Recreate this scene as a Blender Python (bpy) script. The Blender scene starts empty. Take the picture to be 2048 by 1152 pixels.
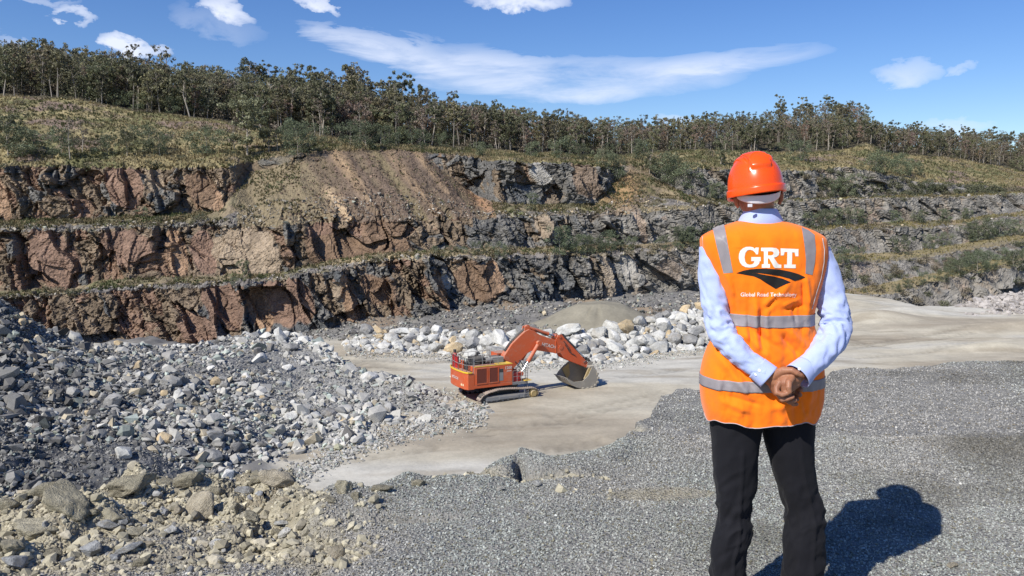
import bpy, bmesh, math, random
import numpy as np
from mathutils import Vector, Matrix, Quaternion

scene = bpy.context.scene
# ---------------------------------------------------------------- camera
F = 1600.0
PITCH = math.atan(156.0 / 1600.0)
CAMZ = 1.63
cam_data = bpy.data.cameras.new('camera')
cam = bpy.data.objects.new('camera', cam_data)
scene.collection.objects.link(cam)
cam.location = (0, 0, CAMZ)
cam.rotation_euler = (math.pi / 2 - PITCH, 0, 0)
cam_data.sensor_width = 36.0
cam_data.lens = F / 2048.0 * 36.0
cam_data.clip_start = 0.05
cam_data.clip_end = 5000
scene.camera = cam
# ---------------------------------------------------------------- light
SUN_EL = math.radians(43.0)
SUN_AZ = math.radians(224.0)           # clockwise from +Y: behind and left of the camera
to_sun = Vector((math.sin(SUN_AZ) * math.cos(SUN_EL), math.cos(SUN_AZ) * math.cos(SUN_EL), math.sin(SUN_EL)))
sd = bpy.data.lights.new('sun', 'SUN')
sd.energy = 5.0
sd.angle = math.radians(0.5)
sd.color = (1.0, 0.955, 0.88)
sun = bpy.data.objects.new('sun', sd)
scene.collection.objects.link(sun)
sun.rotation_euler = to_sun.to_track_quat('Z', 'Y').to_euler()
sun.location = (-20, -20, 30)
scene.view_settings.view_transform = 'Standard'
scene.view_settings.look = 'None'
scene.view_settings.gamma = 1.0
scene.view_settings.exposure = 0.22

world = bpy.data.worlds.new('World')
scene.world = world
world.use_nodes = True


class NT:
    """tiny node tree helper"""
    def __init__(self, tree):
        self.t = tree
        self.n = tree.nodes
        self.l = tree.links
    def add(self, typ, **kw):
        nd = self.n.new(typ)
        for k, v in kw.items():
            if k.startswith('i_'):
                nd.inputs[k[2:].replace('_', ' ')].default_value = v
            else:
                setattr(nd, k, v)
        return nd
    def set(self, sock, v):
        if hasattr(v, 'is_output'):
            self.l.new(v, sock)
        else:
            sock.default_value = v
    def math(self, op, a, b=0.0, c=None, clamp=False):
        nd = self.n.new('ShaderNodeMath')
        nd.operation = op
        nd.use_clamp = clamp
        self.set(nd.inputs[0], a)
        self.set(nd.inputs[1], b)
        if c is not None:
            self.set(nd.inputs[2], c)
        return nd.outputs[0]
    def noise(self, vec, scale, detail=4.0, rough=0.55, dist=0.0, dims='3D'):
        nd = self.n.new('ShaderNodeTexNoise')
        nd.noise_dimensions = dims
        nd.inputs['Scale'].default_value = scale
        nd.inputs['Detail'].default_value = detail
        nd.inputs['Roughness'].default_value = rough
        nd.inputs['Distortion'].default_value = dist
        if vec is not None:
            self.l.new(vec, nd.inputs['Vector'])
        return nd
    def ramp(self, fac, stops, interp='LINEAR'):
        nd = self.n.new('ShaderNodeValToRGB')
        nd.color_ramp.interpolation = interp
        e = nd.color_ramp.elements
        while len(e) < len(stops):
            e.new(0.5)
        for i, (p, c) in enumerate(stops):
            e[i].position = p
            e[i].color = (c[0], c[1], c[2], 1) if isinstance(c, (tuple, list)) else (c, c, c, 1)
        self.l.new(fac, nd.inputs[0])
        return nd.outputs[0]
    def mix(self, fac, a, b, blend='MIX'):
        nd = self.n.new('ShaderNodeMix')
        nd.data_type = 'RGBA'
        nd.blend_type = blend
        nd.clamp_factor = True
        self.set(nd.inputs[0], fac)
        for s, v in ((nd.inputs[6], a), (nd.inputs[7], b)):
            if hasattr(v, 'is_output'):
                self.l.new(v, s)
            else:
                s.default_value = (v[0], v[1], v[2], 1)
        return nd.outputs[2]


def build_world():
    t = NT(world.node_tree)
    t.n.clear()
    out = t.add('ShaderNodeOutputWorld')
    bg = t.add('ShaderNodeBackground')
    bg.inputs['Strength'].default_value = 0.075
    sky = t.add('ShaderNodeTexSky', sky_type='NISHITA')
    sky.sun_disc = False
    sky.sun_elevation = SUN_EL
    sky.sun_rotation = SUN_AZ
    sky.altitude = 60
    sky.air_density = 1.0
    sky.dust_density = 0.1
    sky.ozone_density = 4.5
    geo = t.add('ShaderNodeTexCoord')
    sep = t.add('ShaderNodeSeparateXYZ')
    t.l.new(geo.outputs['Generated'], sep.inputs[0])
    x, y, z = sep.outputs
    hyp = t.math('POWER', t.math('ADD', t.math('MULTIPLY', x, x), t.math('MULTIPLY', y, y)), 0.5)
    az = t.math('ARCTAN2', x, y)
    el = t.math('ARCTAN2', z, hyp)
    comb = t.add('ShaderNodeCombineXYZ')
    t.l.new(az, comb.inputs[0]); t.l.new(el, comb.inputs[1])
    # one vector for streaky cirrus, one for puffs
    mp = t.add('ShaderNodeMapping'); mp.inputs['Scale'].default_value = (7.0, 34.0, 1.0)
    mp.inputs['Rotation'].default_value = (0, 0, math.radians(7))
    t.l.new(comb.outputs[0], mp.inputs[0])
    streak = t.noise(mp.outputs[0], 1.0, 8.0, 0.62, 0.5).outputs['Fac']
    mq = t.add('ShaderNodeMapping'); mq.inputs['Scale'].default_value = (26.0, 46.0, 1.0)
    t.l.new(comb.outputs[0], mq.inputs[0])
    puff = t.noise(mq.outputs[0], 1.0, 7.0, 0.6, 0.25).outputs['Fac']
    warp = t.math('MULTIPLY', t.math('SUBTRACT', puff, 0.5), 0.06)
    azw = t.math('ADD', az, t.math('MULTIPLY', t.math('SUBTRACT', streak, 0.5), 0.10))
    elw = t.math('ADD', el, t.math('MULTIPLY', t.math('SUBTRACT', streak, 0.5), 0.035))

    def ae(px, py):
        u = (px - 1024) / F; v = (576 - py) / F
        dy = math.cos(PITCH) + v * math.sin(PITCH); dz = -math.sin(PITCH) + v * math.cos(PITCH)
        return math.atan2(u, dy), math.atan2(dz, math.hypot(u, dy))

    def blob(px, py, rx, ry, rot=0.0, vx=azw, vy=elw):
        a0, e0 = ae(px, py)
        dx = t.math('SUBTRACT', vx, a0); dy = t.math('SUBTRACT', vy, e0)
        c, s = math.cos(rot), math.sin(rot)
        X = t.math('DIVIDE', t.math('ADD', t.math('MULTIPLY', dx, c), t.math('MULTIPLY', dy, s)), rx / F)
        Y = t.math('DIVIDE', t.math('SUBTRACT', t.math('MULTIPLY', dy, c), t.math('MULTIPLY', dx, s)), ry / F)
        r2 = t.math('ADD', t.math('MULTIPLY', X, X), t.math('MULTIPLY', Y, Y))
        return t.math('SUBTRACT', 1.0, r2, clamp=True)
    # the long lens of cirrus
    big = [blob(1150, 158, 330, 44, 0.0), blob(1400, 132, 235, 24, 0.06), blob(880, 130, 270, 34, -0.24),
           blob(1190, 178, 170, 28, 0.02), blob(760, 85, 170, 22, -0.16), blob(1010, 130, 200, 30, -0.1)]
    m = big[0]
    for b in big[1:]:
        m = t.math('MAXIMUM', m, b)
    cir = t.math('MULTIPLY', t.math('POWER', m, 0.6),
                 t.math('ADD', 0.30, t.math('MULTIPLY', t.math('SUBTRACT', streak, 0.36), 2.6)), clamp=True)
    azp = t.math('ADD', az, warp); elp = t.math('ADD', el, t.math('MULTIPLY', warp, 0.7))
    pf = None
    for (px, py, rx, ry, k, rt) in ((255, 88, 38, 17, 1.15, -0.3), (292, 104, 34, 11, .9, -0.1), (455, 20, 48, 20, .95, -0.3), (430, 50, 75, 22, 0.22, -0.25),
                                    (145, 32, 26, 11, .9, -0.3), (640, 8, 42, 12, 0.9, -0.25), (1040, 4, 95, 16, 1.0, 0.0),
                                    (1815, 146, 58, 19, 0.5, 0.0), (1925, 135, 18, 8, 0.35, 0.0), (75, 3, 50, 6, 0.4, 0.0),
                                    (60, 100, 60, 10, 0.4, -0.3), (1350, 238, 40, 12, 0.4, 0), (1730, 255, 60, 10, .35, 0), (1900, 255, 60, 12, 0.4, 0),
                                    (-250, 60, 150, 40, .8, 0), (2500, 90, 200, 40, .8, 0), (-900, 100, 220, 60, 1, 0), (3300, 40, 300, 60, 1, 0)):
        b = t.math('MULTIPLY', t.math('POWER', blob(px, py, rx * 1.15, ry * 1.15, rt, azp, elp), 0.65), k)
        pf = b if pf is None else t.math('MAXIMUM', pf, b)
    pfd = t.math('MULTIPLY', pf, t.math('ADD', 0.2, t.math('MULTIPLY', puff, 1.5)), clamp=True)
    dens = t.math('MAXIMUM', t.math('MULTIPLY', cir, 0.72), t.math('MULTIPLY', pfd, 0.92), clamp=True)
    hs = t.add('ShaderNodeHueSaturation')
    hs.inputs['Hue'].default_value = 0.514
    hs.inputs['Saturation'].default_value = 1.22
    hs.inputs['Value'].default_value = 1.45
    t.l.new(sky.outputs[0], hs.inputs['Color'])
    col = t.mix(dens, hs.outputs[0], (10.5, 11.2, 13.0))
    t.l.new(col, bg.inputs['Color'])
    t.l.new(bg.outputs[0], out.inputs[0])


build_world()

# ---------------------------------------------------------------- helpers
COL = scene.collection


def tag(o, label=None, cat=None, group=None, kind=None):
    if label: o['label'] = label
    if cat: o['category'] = cat
    if group: o['group'] = group
    if kind: o['kind'] = kind
    return o


def link(o, parent=None):
    COL.objects.link(o)
    if parent is not None:
        o.parent = parent
    return o


def empty(name, loc=(0, 0, 0), rz=0.0):
    o = bpy.data.objects.new(name, None)
    o.empty_display_size = 0.2
    COL.objects.link(o)
    o.location = loc
    o.rotation_euler = (0, 0, rz)
    return o


def W(px, py, Y):
    """pixel of the 2048x1152 photograph at distance Y (world y) -> world point(s)"""
    px = np.asarray(px, float); py = np.asarray(py, float); Y = np.asarray(Y, float)
    u = (px - 1024) / F; v = (576 - py) / F
    cy = math.cos(PITCH) + v * math.sin(PITCH)
    cz = -math.sin(PITCH) + v * math.cos(PITCH)
    t = Y / cy
    return np.stack([u * t, Y + 0 * t, CAMZ + cz * t], -1)


def Wv(px, py, Y):
    a = W(px, py, Y)
    return Vector((float(a[0]), float(a[1]), float(a[2])))


def proj(P):
    P = np.asarray(P, float)
    dz = P[..., 2] - CAMZ
    dep = P[..., 1] * math.cos(PITCH) - dz * math.sin(PITCH)
    up = P[..., 1] * math.sin(PITCH) + dz * math.cos(PITCH)
    dep = np.maximum(dep, 1e-3)
    return 1024 + F * P[..., 0] / dep, 576 - F * up / dep


def ip(px, pts):
    a = np.array(pts, float)
    return np.interp(px, a[:, 0], a[:, 1])


def sstep(a, b, x):
    t = np.clip((np.asarray(x, float) - a) / (b - a), 0, 1)
    return t * t * (3 - 2 * t)


def h3(ix, iy, iz, s):
    n = (ix.astype(np.int64) * 374761393 + iy.astype(np.int64) * 668265263 + iz.astype(np.int64) * 1274126177 + s * 974711) & 0xffffffff
    n = n.astype(np.uint64)
    n = ((n ^ (n >> np.uint64(15))) * np.uint64(2246822519)) & np.uint64(0xffffffff)
    n = ((n ^ (n >> np.uint64(13))) * np.uint64(3266489917)) & np.uint64(0xffffffff)
    n = n ^ (n >> np.uint64(16))
    return n.astype(np.float64) / 4294967296.0


def vnoise(p, s=0):
    f = np.floor(p); i = f.astype(np.int64); t = p - f
    t = t * t * (3 - 2 * t)
    r = 0
    for dx in (0, 1):
        wx = t[..., 0] if dx else 1 - t[..., 0]
        for dy in (0, 1):
            wy = t[..., 1] if dy else 1 - t[..., 1]
            for dz in (0, 1):
                wz = t[..., 2] if dz else 1 - t[..., 2]
                r = r + wx * wy * wz * h3(i[..., 0] + dx, i[..., 1] + dy, i[..., 2] + dz, s)
    return r


def fbm(p, octv=4, s=0, rough=0.5):
    a = 1.0; r = 0; tot = 0
    for k in range(octv):
        r = r + a * vnoise(p * (2.03 ** k) + 17.3 * k, s + k)
        tot += a; a *= rough
    return r / tot


def worley(p, s=0):
    """nearest jittered cell: distance, second distance, three random numbers, offset to the cell centre"""
    i0 = np.floor(p).astype(np.int64)
    F1 = np.full(p.shape[:-1], 1e9); F2 = F1.copy()
    r1 = np.zeros_like(F1); r2 = np.zeros_like(F1); r3 = np.zeros_like(F1)
    off = np.zeros(p.shape)
    for dx in (-1, 0, 1):
        for dy in (-1, 0, 1):
            for dz in (-1, 0, 1):
                cx = i0[..., 0] + dx; cy = i0[..., 1] + dy; cz = i0[..., 2] + dz
                a = h3(cx, cy, cz, s + 11); b = h3(cx, cy, cz, s + 12); c = h3(cx, cy, cz, s + 13)
                d = np.stack([p[..., 0] - cx - a, p[..., 1] - cy - b, p[..., 2] - cz - c], -1)
                q = (d * d).sum(-1)
                near = q < F1
                F2 = np.where(near, F1, np.minimum(F2, q))
                F1 = np.where(near, q, F1)
                r1 = np.where(near, (a * 7.13 + b * 3.7) % 1.0, r1)
                r2 = np.where(near, (b * 9.37 + c * 5.1) % 1.0, r2)
                r3 = np.where(near, (c * 8.91 + a * 4.3) % 1.0, r3)
                off = np.where(near[..., None], d, off)
    return np.sqrt(F1), np.sqrt(F2), r1, r2, r3, off


def mesh_np(name, V, Fc, mat=None, col=None, parent=None, smooth=False, kind=None, mats=None, mi=None):
    """V (n,3); Fc (m,k) same-size polygons; one mesh object"""
    me = bpy.data.meshes.new(name)
    V = np.ascontiguousarray(V, np.float32).reshape(-1, 3)
    Fc = np.ascontiguousarray(Fc, np.int32)
    m, k = Fc.shape
    me.vertices.add(len(V)); me.vertices.foreach_set('co', V.ravel())
    me.loops.add(m * k); me.loops.foreach_set('vertex_index', Fc.ravel())
    me.polygons.add(m)
    me.polygons.foreach_set('loop_start', np.arange(0, m * k, k, dtype=np.int32))
    me.polygons.foreach_set('loop_total', np.full(m, k, np.int32))
    me.polygons.foreach_set('use_smooth', np.full(m, bool(smooth)))
    if mi is not None:
        me.polygons.foreach_set('material_index', np.asarray(mi, np.int32))
    me.update(calc_edges=True)
    if col is not None:
        c = np.ones((len(V), 4), np.float32); c[:, :3] = np.asarray(col).reshape(-1, 3)
        at = me.color_attributes.new('Col', 'FLOAT_COLOR', 'POINT')
        at.data.foreach_set('color', c.ravel())
    for mm in (mats or ([mat] if mat else [])):
        me.materials.append(mm)
    o = bpy.data.objects.new(name, me)
    link(o, parent)
    if kind: o['kind'] = kind
    return o


def grid_faces(nr, nc, wrap=False):
    r = np.arange(nr - 1)[:, None]; c = np.arange(nc if wrap else nc - 1)[None, :]
    c2 = (c + 1) % nc
    return np.stack([r * nc + c, r * nc + c2, (r + 1) * nc + c2, (r + 1) * nc + c], -1).reshape(-1, 4)


# ---------------------------------------------------------------- materials
def new_mat(name):
    m = bpy.data.materials.new(name)
    m.use_nodes = True
    t = NT(m.node_tree)
    bs = t.n['Principled BSDF']
    return m, t, bs


def objvec(t, generated=False):
    tc = t.add('ShaderNodeTexCoord')
    return tc.outputs['Object']


def bump(t, bs, h, strength=0.5, dist=0.05, normal=None):
    b = t.add('ShaderNodeBump')
    b.inputs['Strength'].default_value = strength
    b.inputs['Distance'].default_value = dist
    t.l.new(h, b.inputs['Height'])
    if normal is not None:
        t.l.new(normal, b.inputs['Normal'])
    t.l.new(b.outputs[0], bs.inputs['Normal'])
    return b.outputs[0]


def mat_attr(name, scale1=1.0, scale2=8.0, amp=0.5, bstr=0.6, bdist=0.1, rough=0.95, spec=0.15, vor=None):
    """colour from the Col attribute varied by noise, bumpy"""
    m, t, bs = new_mat(name)
    at = t.add('ShaderNodeAttribute', attribute_name='Col')
    v = objvec(t)
    n1 = t.noise(v, scale1, 6.0, 0.6).outputs['Fac']
    n2 = t.noise(v, scale2, 5.0, 0.65).outputs['Fac']
    k = t.math('ADD', t.math('MULTIPLY', n1, 0.5), t.math('MULTIPLY', n2, 0.5))
    g = t.math('ADD', t.math('MULTIPLY', t.math('SUBTRACT', k, 0.5), amp * 4), 1.0)
    g = t.math('MAXIMUM', g, 0.15)
    c = t.add('ShaderNodeVectorMath', operation='SCALE')
    t.l.new(at.outputs['Color'], c.inputs[0]); t.l.new(g, c.inputs['Scale'])
    t.l.new(c.outputs[0], bs.inputs['Base Color'])
    bs.inputs['Roughness'].default_value = rough
    bs.inputs['Specular IOR Level'].default_value = spec
    h = t.math('ADD', t.math('MULTIPLY', n1, 1.0), t.math('MULTIPLY', n2, 0.6))
    if vor:
        vv = t.add('ShaderNodeTexVoronoi'); vv.inputs['Scale'].default_value = vor
        t.l.new(v, vv.inputs['Vector'])
        h = t.math('ADD', h, t.math('MULTIPLY', vv.outputs['Distance'], 0.8))
    bump(t, bs, h, bstr, bdist)
    return m


def mat_plain(name, col, rough=0.6, spec=0.4, metal=0.0, nscale=6.0, namp=0.25, bstr=0.0, bdist=0.01, bscale=None, coat=0.0):
    m, t, bs = new_mat(name)
    v = objvec(t)
    n = t.noise(v, nscale, 5.0, 0.6).outputs['Fac']
    g = t.math('ADD', t.math('MULTIPLY', t.math('SUBTRACT', n, 0.5), namp * 2.5), 1.0)
    c = t.add('ShaderNodeVectorMath', operation='SCALE')
    c.inputs[0].default_value = col
    t.l.new(g, c.inputs['Scale'])
    t.l.new(c.outputs[0], bs.inputs['Base Color'])
    bs.inputs['Roughness'].default_value = rough
    bs.inputs['Specular IOR Level'].default_value = spec
    bs.inputs['Metallic'].default_value = metal
    if coat: bs.inputs['Coat Weight'].default_value = coat
    if bstr:
        nb = t.noise(v, bscale or nscale * 4, 5.0, 0.6).outputs['Fac']
        bump(t, bs, nb, bstr, bdist)
    return m
# ================================================================ far walls, benches and hill
rng = np.random.default_rng(7)
FLOORZ = CAMZ - 19.0
PX0, PX1 = -420.0, 2440.0
NC = 1180
px = np.linspace(PX0, PX1, NC)
D = ip(px, [(-420, 136), (0, 140), (600, 148), (1000, 160), (1400, 185), (1700, 215), (2048, 242), (2440, 265)])
gR = sstep(1430, 1620, px)
cfoot = ip(px, [(-420, 730), (0, 725), (300, 712), (500, 692), (620, 672), (700, 655), (880, 637), (1000, 618), (1200, 602),
                (1400, 588), (1500, 560), (1600, 516), (1700, 506), (1800, 504), (1900, 490), (2048, 466), (2440, 440)])
crim = ip(px, [(-420, 612), (0, 603), (140, 592), (260, 585), (400, 578), (560, 562), (620, 548), (700, 535), (830, 518), (950, 522),
               (1100, 514), (1250, 508), (1400, 500), (1600, 470), (1700, 462), (1900, 455), (1960, 445), (2048, 437), (2440, 410)])
bfoot = ip(px, [(-420, 590), (0, 580), (130, 579), (200, 562), (300, 555), (450, 550), (560, 545), (620, 530), (700, 515), (830, 500),
                (950, 497), (1100, 492), (1250, 488), (1400, 480), (1600, 452), (1700, 447), (1900, 440), (2048, 422), (2440, 398)])
brim = ip(px, [(-420, 475), (0, 466), (300, 458), (600, 452), (850, 441), (1000, 437), (1200, 432), (1400, 420), (1570, 404), (1900, 397), (2048, 392), (2440, 380)])
afoot = ip(px, [(-420, 440), (0, 440), (300, 432), (440, 420), (470, 385), (500, 345), (600, 318), (760, 306), (850, 316), (900, 345), (950, 388),
                (990, 407), (1100, 408), (1195, 404), (1220, 372), (1262, 338), (1300, 352), (1370, 388), (1440, 399), (1560, 401), (1720, 398), (1800, 392), (1900, 388), (2048, 386), (2440, 370)])
arim = ip(px, [(-420, 336), (0, 336), (300, 337), (440, 336), (500, 326), (600, 306), (760, 300), (860, 308), (1000, 325), (1100, 328), (1220, 334),
               (1262, 332), (1300, 344), (1370, 338), (1440, 340), (1560, 345), (1700, 335), (1760, 350), (1850, 366), (2048, 378), (2440, 365)])
hill1 = ip(px, [(-420, 255), (0, 262), (300, 282), (500, 290), (700, 290), (860, 300), (1100, 317), (1220, 322), (1400, 322), (1560, 328), (1700, 318), (1760, 322), (1850, 330), (2048, 356), (2440, 340)])
ffoot = ip(px, [(-420, 180), (0, 190), (150, 197), (280, 222), (400, 236), (560, 262), (640, 272), (720, 288), (900, 296), (1100, 308), (1200, 312),
                (1400, 300), (1600, 306), (1680, 300), (1735, 285), (1770, 304), (1900, 316), (2048, 342), (2440, 330)])
ridge = ip(px, [(-420, 140), (0, 152), (280, 186), (560, 222), (640, 228), (900, 262), (1200, 290), (1350, 292), (1500, 264), (1620, 248), (1700, 243),
                (1740, 258), (1780, 290), (1900, 300), (2048, 302), (2440, 290)])
back = ridge + 30


def jit(a, s, f=0.02, amp=1.0):
    q = np.stack([px * f, px * 0 + s * 3.1, px * 0], -1)
    return a + (fbm(q, 4, s) - 0.5) * 2 * amp


erim = ip(px, [(-420, 640), (1430, 640), (1600, 640), (1700, 602), (1780, 590), (1850, 573), (2048, 527), (2440, 470)])
dfoot = ip(px, [(-420, 610), (1430, 610), (1600, 600), (1680, 583), (1780, 563), (1900, 538), (2048, 506), (2440, 456)])
drim = ip(px, [(-420, 580), (1430, 580), (1600, 537), (1680, 530), (1800, 525), (1900, 508), (2048, 484), (2440, 446)])
erim = cfoot + 34 + (erim - cfoot - 34) * gR
dfoot = cfoot + 24 + (dfoot - cfoot - 24) * gR
drim = cfoot + 10 + (drim - cfoot - 10) * gR
efoot = cfoot + 50 + (690 - cfoot - 50) * gR
scree = sstep(455, 510, px) * (1 - sstep(955, 1000, px)) + 0.8 * sstep(1200, 1240, px) * (1 - sstep(1320, 1372, px))
# (name, image y, distance, rows up to the next curve, region)
curves = [
    (jit(efoot, 1), D - 4 - 46 * gR, 26, 'face'),
    (jit(erim, 2, .02, 4), D - 3 - 34 * gR, 10, 'ledge'),
    (jit(dfoot, 3, .03, 3), D - 2 - 22 * gR, 40, 'face'),
    (jit(drim, 4, .02, 4), D - 1 - 17 * gR, 12, 'ledge'),
    (jit(cfoot, 5, .03, 4), D, 96, 'face'),
    (jit(crim, 6, .03, 5), D + 4, 20, 'ledge'),
    (jit(bfoot, 7, .03, 5), D + 14, 100, 'face'),
    (jit(brim, 8, .03, 4), D + 18.5, 60, 'ledge'),
    (jit(afoot, 9, .03, 4), D + 29 + 14 * scree, 92, 'face'),
    (jit(arim, 10, .03, 4), D + 33.5 + 12 * scree, 34, 'hill'),
    (jit(hill1, 11, .02, 5), D + 56, 40, 'hill'),
    (jit(ffoot, 12, .02, 4), D + 84, 34, 'wood'),
    (jit(ridge, 13, .02, 3), D + 132, 6, 'wood'),
    (back, D + 190, 1, 'end'),
]
rows = []; reg = []; tt = []; band = []
hgt = []
for k in range(len(curves) - 1):
    y0, d0, n, r = curves[k]; y1, d1 = curves[k + 1][:2]
    A = W(px, y0, d0); B = W(px, y1, d1)
    hh = np.abs(B[:, 2] - A[:, 2])
    for j in range(n):
        t = j / n
        rows.append(A * (1 - t) + B * t); reg.append(r); tt.append(t); band.append(k); hgt.append(hh)
rows.append(B); reg.append('end'); tt.append(0); band.append(len(curves) - 1); hgt.append(hh)
P = np.array(rows)              # rows, cols, 3
NR = len(rows)
reg = np.array(reg); tt = np.array(tt); band = np.array(band); hgt = np.array(hgt)
PXg = np.broadcast_to(px, (NR, NC))
_, PYg = proj(P)
# slab pattern of the rock
Q = P.copy()
wq = np.stack([fbm(P * 0.12, 3, 21), fbm(P * 0.12, 3, 22), fbm(P * 0.12, 3, 23)], -1) - 0.5
sl = Q[..., 0] * 0.93 + Q[..., 1] * 0.2 + 0.34 * Q[..., 2]
base = np.stack([sl, Q[..., 1] * 0.35, Q[..., 2]], -1) + wq * 5.0
_, _, a1, a2, a3, o1 = worley(base * np.array([1 / 7.5, 1 / 9.0, 1 / 10.0]), 1)
G1, G2, b1, b2, b3, o2 = worley(base * np.array([1 / 2.8, 1 / 6.0, 1 / 4.2]) + wq, 2)
_, _, c1, c2, c3, o3 = worley((base + wq * 3) * np.array([1 / 1.0, 1 / 2.0, 1 / 1.5]), 3)
f3 = fbm(P * 1.6, 4, 31) - 0.5
# smooth rusty slabs seen in the photograph (px, py, rx, ry, colour index)
PATCH = [(245, 375, 30, 40, 0), (272, 360, 16, 30, 0), (305, 350, 14, 30, 2), (100, 520, 48, 62, 0), (255, 495, 62, 30, 0), (485, 505, 62, 44, 2), (530, 510, 30, 50, 2),
         (445, 610, 36, 42, 0), (395, 655, 40, 26, 0), (520, 620, 22, 40, 1), (560, 610, 40, 44, 0), (600, 600, 24, 50, 0), (700, 600, 14, 52, 1), (680, 590, 12, 30, 2),
         (760, 580, 36, 30, 3), (885, 585, 10, 40, 1), (897, 565, 10, 14, 4), (960, 565, 40, 36, 3), (990, 555, 18, 34, 1), (675, 500, 60, 30, 3), (775, 480, 44, 40, 3), (650, 470, 30, 20, 0),
         (350, 505, 20, 40, 1), (405, 505, 24, 40, 0), (10, 400, 12, 50, 1), (400, 380, 30, 34, 3), (430, 395, 14, 26, 1), (1280, 455, 9, 26, 1), (1260, 540, 16, 30, 4), (1215, 545, 14, 40, 2), (1330, 540, 20, 20, 3), (1165, 360, 26, 36, 3), (1080, 350, 18, 20, 4), (1090, 455, 16, 24, 2)]
smoothm = np.zeros((NR, NC)); pidx = -np.ones((NR, NC), int)
wob = fbm(P * 0.35, 3, 77)
for (qx, qy, rx, ry, ci) in PATCH:
    d = ((PXg - qx + (PYg - qy) * -0.25) / rx) ** 2 + ((PYg - qy) / ry) ** 2
    e = np.clip((1.35 - d - (wob - .5) * 1.6) * 3, 0, 1)
    e = e * (reg == 'face')[:, None]
    up = e > smoothm
    pidx = np.where(up & (e > 0.3), ci, pidx)
    smoothm = np.maximum(smoothm, e)
rough_k = 1 - 0.75 * smoothm
bigd = (a1 - 0.5) * 5.4 + (o1[..., 0] * (a2 - 0.5) + o1[..., 2] * (a3 - 0.5)) * 2.4
medd = (b1 - 0.5) * 2.6 + (o2[..., 0] * (b2 - 0.3) + o2[..., 2] * (b3 - 0.5)) * 1.6
smld = (c1 - 0.5) * 1.15 + (o3[..., 0] * (c2 - 0.4) + o3[..., 2] * (c3 - 0.5)) * 0.7
saw = (base[..., 0] / 8.5 + 2.2 * fbm(np.stack([base[..., 0] * .05, base[..., 2] * .04, base[..., 0] * 0], -1), 3, 25)) % 1.0
saw2 = (base[..., 0] / 3.7 + 2.0 * fbm(np.stack([base[..., 0] * .09, base[..., 2] * .09, base[..., 0] * 0 + 5], -1), 3, 26)) % 1.0
sawd = (saw ** 1.3) * 2.6 * np.clip((fbm(P * .05, 3, 27) - .44) * 8, 0.0, 1) + (saw2 ** 1.5) * .7 * np.clip((fbm(P * .08, 3, 28) - .44) * 8, 0, 1)
crack = -np.exp(-((G2 - G1) / 0.07) ** 2) * 0.6
disp = bigd + sawd - 1.0 + rough_k * (medd + smld + crack + f3 * 1.6)
rw = np.zeros(NR)
for i in range(NR):
    r, t = reg[i], tt[i]
    if r == 'face':
        rw[i] = 0.45 + 0.55 * min(1, t * 3)
    elif r == 'ledge':
        rw[i] = max(1 - t * 2.4, 0) ** 1.5 + 0.45 * max(0, (t - 0.75) / 0.25) ** 2
    elif r == 'hill':
        rw[i] = max(1 - t * 5, 0) ** 2 if band[i] == 9 else 0
hs = np.clip(hgt / 7.0, 0.0, 1.0)
# the ledge rows take the height of the face below them near the rim
for i in range(NR):
    if reg[i] in ('ledge', 'hill'):
        b = band[i]
        fb = hs[np.where(band == b - 1)[0][0]] if b > 0 else hs[i]
        nb_ = hs[np.where(band == b + 1)[0][0]]
        hs[i] = fb * (1 - tt[i]) + nb_ * tt[i]
dsp = disp * rw[:, None] * np.clip(hs, 0, 1) * (1 - .45 * sstep(1150, 1500, PXg))
nrm = np.array([0.22, -0.95, 0.0])
P = P + dsp[..., None] * nrm
# rubble on ledges and slopes
slopey = np.isin(reg, ['ledge', 'hill', 'wood']).astype(float)[:, None]
lowe = np.array([max(0.0, 1 - abs(t - 0.5) * 1.2) for t in tt])[:, None]
P[..., 2] += slopey * ((fbm(P * 0.5, 4, 41) - 0.5) * 1.7 * lowe + (fbm(P * 2.2, 3, 42) - 0.5) * 0.5)
# lip of loose rock on the rims
lip = np.array([1.0 if reg[i] in ('ledge', 'hill') and tt[i] < 0.35 and band[i] <= 9 else 0.0 for i in range(NR)])[:, None]
P[..., 2] += lip * (fbm(P * 1.1, 3, 43) - 0.35) * 1.3
# gullies down the scree fan
fan = (np.isin(band, [7]).astype(float)[:, None]) * (sstep(455, 510, PXg) * (1 - sstep(960, 1010, PXg)))
gl = fbm(np.stack([(PXg - (PYg - 300) * 0.75) * 0.035, PXg * 0, PYg * 0.004], -1), 3, 44)
P[..., 2] += fan * (gl - 0.5) * 2.2

# ---- albedo
def C(r, g, b): return np.array([r, g, b])
RUST, ORNG, PALE, BRWN, WHIT = C(.255, .168, .122), C(.38, .25, .16), C(.37, .29, .205), C(.20, .135, .09), C(.44, .42, .38)
DARK, GREY, TANR, BLUE = C(.10, .10, .098), C(.195, .185, .165), C(.215, .165, .115), C(.125, .13, .13)
col = np.zeros((NR, NC, 3))
rp = ip(PXg.ravel(), [(-420, .34), (300, .34), (900, .26), (1050, .12), (2440, .06)]).reshape(NR, NC)
tp = rp * 0.8 + 0.10
sel = (b1 * 0.62 + a2 * 0.38 + (wob - .5) * .5) % 1.0
v = np.clip(0.5 + (fbm(P * 0.6, 4, 51) - 0.5) * 2.2, 0, 1)[..., None]
fc = DARK * (1 - v) + GREY * v
m_t = (sel < rp + tp)[..., None]; fc = np.where(m_t, TANR * (.55 + .75 * v), fc)
m_r = (sel < rp)[..., None]; fc = np.where(m_r, (BRWN * (1 - v) + RUST * v), fc)
m_b = ((sel > 0.9) | ((PXg > 1000) & (sel > .72)))[..., None]; fc = np.where(m_b, BLUE * (.7 + .6 * v), fc)
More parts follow.
